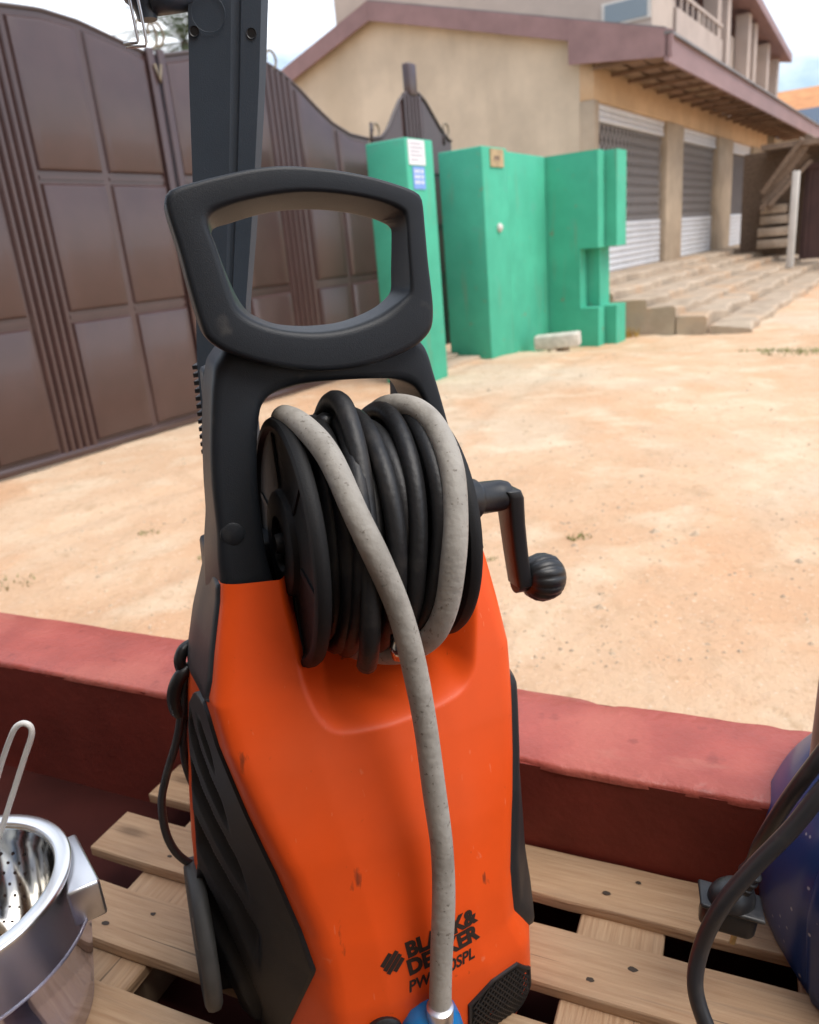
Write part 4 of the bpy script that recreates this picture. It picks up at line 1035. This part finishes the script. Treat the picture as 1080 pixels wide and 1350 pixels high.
def print_text(name, body, x0, z0, hgt_, ang, shear=0.0, bold=.02, sx=1.0):
    cu = bpy.data.curves.new(name, 'FONT'); cu.body = body; cu.size = hgt_ * 1.38; cu.offset = bold * hgt_ * 1.38; cu.shear = shear; cu.resolution_u = 3
    tmp = bpy.data.objects.new('tmp_text', cu); COL.objects.link(tmp)
    dg = bpy.context.evaluated_depsgraph_get(); me = bpy.data.meshes.new_from_object(tmp.evaluated_get(dg))
    bm = bmesh.new(); bm.from_mesh(me); bmesh.ops.triangulate(bm, faces=bm.faces)
    bmesh.ops.subdivide_edges(bm, edges=[e for e in bm.edges if e.calc_length() > .006], cuts=1)
    ca, sa = math.cos(ang), math.sin(ang); V = []
    for v in bm.verts:
        x, y = v.co.x * sx, v.co.y
        V.append(front_pt(x0 + x * ca - y * sa, z0 + x * sa + y * ca, .0006))
    bm.verts.index_update()
    F = [tuple(v.index for v in f.verts) for f in bm.faces]; bm.free()
    bpy.data.objects.remove(tmp); bpy.data.curves.remove(cu); bpy.data.meshes.remove(me)
    return mesh(name, V, F, M_ink, wash)
AN = rad(8)
print_text('brand_print', 'BLACK&', -.0135, .1690, .0185, AN, bold=.055, sx=.93)
print_text('brand_print', 'DECKER', -.0135, .1475, .0185, AN, bold=.055, sx=.94)
print_text('registered_mark', '®', .0650, .1640, .006, AN, bold=.0)
print_text('model_print', 'PW1800SPL', -.0155, .1265, .0138, AN, shear=.25, bold=.03, sx=.88)
b = MB(); hx, hz, hr_ = -.0310, .1690, .0135
def hexin(x, z):
    return all((x * math.cos(rad(30 + 60 * k)) + z * math.sin(rad(30 + 60 * k))) < hr_ * .90 for k in range(6))
for k in range(4):
    off = (k - 1.5) * .0066; seg = []
    for q in np.linspace(-.02, .02, 41):
        x, z = q * .62 + off * .8, q * .78 - off * .62 * .6
        if hexin(x, z): seg.append((x, z))
    if len(seg) > 1:
        (xa, za), (xb, zb) = seg[0], seg[-1]; ddx, ddz = np.array((xb - xa, zb - za)) / math.hypot(xb - xa, zb - za); w2 = .0026
        P4 = [(xa - ddz * w2, za + ddx * w2), (xa + ddz * w2, za - ddx * w2), (xb + ddz * w2, zb - ddx * w2), (xb - ddz * w2, zb + ddx * w2)]
        b.add([front_pt(hx + x, hz + z, .0006) for x, z in P4], [(0, 1, 2, 3)])
b.build('brand_emblem', M_ink, wash)

b = MB(); b.tube(crom([(-.185, .13, .44), (-.197, .12, .418), (-.205, .115, .385), (-.214, .115, .35), (-.232, .118, .30), (-.241, .12, .262), (-.240, .12, .215), (-.228, .118, .180), (-.205, .115, .158), (-.17, .12, .15)], 6), .0052, 10); b.build('power_cable', M_cable, wash, smooth=True)
b = MB(); b.tube(crom([(-.180, .12, .445), (-.198, .112, .440), (-.208, .112, .425), (-.211, .114, .404), (-.206, .118, .385), (-.19, .125, .38)], 5), .0085, 8); b.build('cable_hook', M_black, wash, smooth=True)
b = MB(); b.tube(crom([(-.175, .13, .470), (-.192, .120, .468), (-.199, .116, .455), (-.196, .118, .440)], 5), .0075, 8); b.build('cable_hook', M_black, wash, smooth=True)
b = MB(); b.tube(crom([(-.19, .125, .41), (-.203, .12, .37), (-.207, .12, .32), (-.200, .13, .27), (-.19, .14, .24)], 5), .005, 8); b.build('power_cable', M_cable, wash, smooth=True)

# ================================================================== tall dark column behind the washer
cb = Vector((-.24, 1.035, .45))
colm = thing('upright_appliance', 'tall slate grey plastic column rising behind the washer handle, two screw holes near its top', 'appliance', cb)
def CP(x, y, z): return (x - cb.x, y - cb.y, z - cb.z)
lv = [(.452, -.285, -.205), (1.11, -.270, -.192), (1.232, -.261, -.188), (1.303, -.250, -.178), (1.38, -.240, -.1595), (1.454, -.228, -.143), (1.55, -.2150, -.123), (1.638, -.201, -.107), (1.76, -.186, -.092)]
V = []; F = []
for z, xl, xr in lv:
    w = xr - xl
    for fx, y in ((.03, 1.075), (0, 1.030), (.03, 1.018), (.56, 1.0155), (.61, 1.0172), (.66, 1.0172), (.69, 1.013), (.93, 1.0135), (1.0, 1.022), (.86, 1.075)): V.append(CP(xl + w * fx, y, z))
k = 10
F = [(i * k + j, i * k + (j + 1) % k, (i + 1) * k + (j + 1) % k, (i + 1) * k + j) for i in range(len(lv) - 1) for j in range(k)] + [tuple(range(k)), tuple(range((len(lv) - 1) * k, len(lv) * k))]
mesh('column', V, F, M_col, colm, smooth=True, auto=22)
for x, z, r in ((-.1310, 1.598, .0058), (-.1960, 1.606, .0058)):
    b = MB(); b.lathe([(0, r), (.0008, r * .96), (-.0, r * .8), (-.004, r * .75), (-.004, 0)], CP(x, 1.0125 if x > -.15 else 1.016, z), (0, -1, 0), 16); b.build('screw_hole', M_black, colm, smooth=True, auto=40)
b = MB(); b.tube([CP(-.177 + .019 * math.cos(a), 1.0145, 1.622 + .019 * math.sin(a)) for a in np.linspace(0, 6.283, 28)[:-1]], .0004, 5, closed=True); b.build('moulded_ring', M_col, colm, smooth=True)
for k in range(12):
    z = 1.112 + k * .0103; x = -.2705 + (z - 1.11) * .07
    b = MB(); b.box(CP(x - .0035, 1.019, z), CP(x + .012, 1.060, z + .0052)); b.build('rib', M_black, colm)
# arm with a nozzle at the upper left, a bent wire hangs from it
b = MB(); b.tube([CP(-.196, 1.03, 1.648), CP(-.225, 1.025, 1.645), CP(-.243, 1.02, 1.642)], [.018, .018, .017], 16); b.build('side_arm', M_col, colm, smooth=True)
b = MB(); b.lathe([(0, 0), (0, .020), (.004, .0235), (.020, .0245), (.030, .021), (.038, .013), (.050, .011), (.052, .0)], CP(-.2500, 1.02, 1.672), (.05, 0, -1), 24); b.build('nozzle', M_col, colm, smooth=True, auto=40)
b = MB(); b.tube([CP(-.2540, 1.02, 1.672), CP(-.2555, 1.012, 1.69), CP(-.2560, .990, 1.70), CP(-.2558, .985, 1.69), CP(-.2545, .985, 1.62), CP(-.2535, .985, 1.594), CP(-.2550, .985, 1.592), CP(-.2700, .985, 1.592)], .0017, 6)
b.tube([CP(-.2480, 1.02, 1.672), CP(-.2485, 1.012, 1.69), CP(-.2490, .990, 1.70), CP(-.2486, .985, 1.69), CP(-.2450, .985, 1.62), CP(-.2445, .985, 1.592), CP(-.2465, .985, 1.588), CP(-.2680, .985, 1.589)], .0017, 6); b.build('wire_hook', M_steel, colm, smooth=True)

# ================================================================== steel pot in a clear container
pc = Vector((-.601, .752, .45))
pot = thing('cooking_pot', 'polished steel cooking pot with a broad rim and block handle inside a clear bowl', 'pot', pc)
b = MB(); b.lathe([(.002, 0), (.002, .115), (.006, .121), (.02, .1235), (.17, .1245), (.194, .1265), (.199, .136), (.2005, .1385), (.2025, .1385), (.2045, .136), (.2045, .1225), (.203, .1195)], (0, 0, 0), (0, 0, 1), 96, cap=False); b.build('pot_wall', M_steel, pot, smooth=True, auto=30)
b = MB(); b.lathe([(.2035, .1392), (.2060, .1394), (.2078, .1375), (.2082, .130), (.2078, .1225), (.2060, .1195), (.2040, .1190)], (0, 0, 0), (0, 0, 1), 96, cap=False); b.build('rim', M_rim, pot, smooth=True)
hp = [(-.500, .842), (-.487, .852), (-.4215, .762), (-.456, .742)]
b = MB(); b.prism([(x - pc.x, y - pc.y) for x, y in hp], .145, .1985); b.build('handle', M_steel, pot, bevel=.004, seg=2)
stn = thing('strainer', 'perforated polished steel strainer bowl with an upright white wire handle, sitting in the steel pot', 'strainer', pc)
b = MB(); pr = [(.2040, .1200), (.2035, .1188), (.200, .1175), (.18, .1145), (.14, .105), (.10, .089), (.07, .066), (.055, .038), (.050, 0)]
b.lathe(pr, (0, 0, 0), (0, 0, 1), 96, cap=False); b.build('bowl', M_steel2, stn, smooth=True)
b = MB()
for j, (z, r, nrm) in enumerate(((.165, .1105, -.3), (.152, .1080, -.33), (.138, .1043, -.4), (.124, .0990, -.45), (.110, .0930, -.6), (.096, .0865, -.7), (.082, .0755, -.9), (.07, .065, -1.2))):
    for k in range(40):
        a = 2 * math.pi * (k + .5 * (j % 2)) / 40
        if math.sin(5 * a) < -.2: continue
        N_ = Vector((-math.cos(a), -math.sin(a), .35)).normalized(); c = Vector((math.cos(a) * (r - .0008), math.sin(a) * (r - .0008), z)); u = Vector((-math.sin(a), math.cos(a), 0)); w2 = N_.cross(u)
        b.add([c + (u * math.cos(q) + w2 * math.sin(q)) * .0023 for q in np.linspace(0, 6.283, 7)[:-1]], [(0, 1, 2, 3, 4, 5)])
tag(b.build('holes', M_dark, stn), kind='stuff')
b = MB(); b.tube(crom([(x - pc.x, y - pc.y, z - pc.z) for x, y, z in [(-.640, .868, .652), (-.600, .862, .69), (-.548, .842, .776), (-.520, .832, .820), (-.508, .830, .834), (-.4985, .830, .8365), (-.4925, .830, .830), (-.4955, .8305, .816), (-.5135, .8335, .784), (-.537, .838, .742), (-.5605, .842, .70), (-.586, .847, .654)]], 6), .0037, 10); b.build('wire_handle', M_wwire, stn, smooth=True)
cl = thing('clear_bowl', 'clear plastic bowl wrapped round the lower part of the steel pot', 'bowl', (-.601, .737, .45))
b = MB(); b.lathe([(.001, 0), (.001, .125), (.004, .131), (.06, .141), (.146, .1555), (.148, .1585), (.151, .1595), (.153, .158), (.152, .1555), (.146, .1535), (.06, .139), (.006, .129), (.003, .12), (.003, 0)], (0, 0, 0), (0, 0, 1), 90, cap=False); b.build('bowl_wall', M_clear, cl, smooth=True)

def tall(o, f, zc):
    for v in o.data.vertices: v.co.z = max(.004, zc + (v.co.z - zc) * (f if v.co.z > zc else 2.3))
# ================================================================== blue drum machine, its cable and plug
dc = Vector((.596, .735, .545)); dax = Vector((-.10, -1, .16)).normalized()
drum = thing('blue_drum', 'shiny dark blue speckled drum-shaped machine at the right edge of the pallet', 'machine', (dc.x, dc.y, .45))
off = Vector((dc.x, dc.y, .45))
b = MB(); b.lathe([(-.225, 0), (-.220, .05), (-.205, .088), (-.17, .130), (-.12, .158), (-.07, .171), (-.02, .175), (.03, .173), (.060, .169), (.066, .1655), (.069, .165)], dc - off, dax, 80, cap=False); tall(b.build('drum_body', M_drum, drum, smooth=True), 1.2, .095)
b = MB(); b.lathe([(.062, .1645), (.068, .1685), (.073, .1690), (.078, .167), (.10, .158), (.135, .130), (.16, .090), (.172, .045), (.175, 0)], dc - off, dax, 80, cap=False); tall(b.build('drum_cover', M_drum, drum, smooth=True), 1.2, .095)
b = MB(); b.box((-.10, -.04, 0), (.13, .10, .02)); b.box((-.08, -.03, .018), (.11, .08, .05)); b.build('base_foot', M_foot, drum, bevel=.006)
b = MB(); b.tube([Vector((.489, .803, .69)) - off, Vector((.484, .79, .835)) - off], [.0125, .0125], 14); b.build('pole', M_pole, drum, smooth=True, auto=50)
pl_ = thing('power_plug', 'black three-pin power plug hanging on its thick cable in front of the blue drum', 'plug', (.335, .70, .58))
po = Vector((.335, .70, .58))
b = MB()
poly = [(-.032, -.012), (-.024, -.020), (.024, -.020), (.032, -.012), (.030, .012), (.020, .019), (-.020, .019), (-.030, .012)]
b.prism(poly, -.022, .008); 
o = b.build('plug_body', M_plug, pl_, bevel=.006, seg=3)
b = MB(); b.lathe([(0, .0305), (.006, .0300), (.013, .0265), (.018, .021), (.022, .015), (.023, 0)], (0, 0, .0142), (0, 0, 1), 36, lob=lambda a, d: 1 - .22 * math.sin(a) ** 2); b.build('plug_shell', M_plug, pl_, smooth=True, auto=40)
b = MB(); b.box((-.036, -.0235, .008), (.036, .022, .014)); b.build('flange', M_plug, pl_, bevel=.003)
for x, y in ((-.012, -.006), (.012, -.006), (0, .010)):
    b = MB(); b.box((x - .0032, y - .002, -.042), (x + .0032, y + .002, -.0225)); b.build('pin', M_brass, pl_, bevel=.0008, seg=1)
pts = [(.003, .0, .016), (.006, -.002, .030), (.010, -.004, .044), (.014, -.006, .060)]
b = MB(); b.tube([Vector(p).lerp(Vector(p), 0) for p in pts], [.015, .012, .0095, .0085], 12); b.build('cable_boot', M_plug, pl_, smooth=True)
for k in range(4):
    p = Vector(pts[1]).lerp(Vector(pts[3]), k / 3.2); b = MB(); b.lathe([(-.002, .0098 - .0006 * k), (-.0015, .0122 - .0006 * k), (.0015, .0122 - .0006 * k), (.002, .0098 - .0006 * k)], p, (.25, -.1, 1), 14); b.build('boot_ring', M_plug, pl_, smooth=True)
pl_.rotation_euler = (rad(-6), rad(10), rad(-18))
cab = [(.349, .695, .640), (.345, .672, .672), (.343, .652, .720), (.356, .632, .790), (.380, .622, .850), (.405, .63, .878), (.44, .66, .865), (.475, .70, .81), (.505, .735, .735), (.525, .75, .69)]
c2 = [(.545, .74, .70), (.53, .72, .765), (.50, .68, .835), (.44, .63, .858), (.385, .605, .838), (.345, .600, .785), (.309, .600, .739), (.279, .600, .692), (.261, .600, .640), (.252, .588, .598), (.262, .566, .556), (.285, .55, .510), (.325, .55, .470), (.39, .56, .464), (.45, .60, .463)]
b = MB(); b.tube(crom(cab, 8), .0078, 14); b.tube(crom(c2, 8), .0084, 14)
tag(b.build('power_cable', M_cable, None, smooth=True), 'thick black power cable looping in front of the blue drum down to the pallet', 'cable')
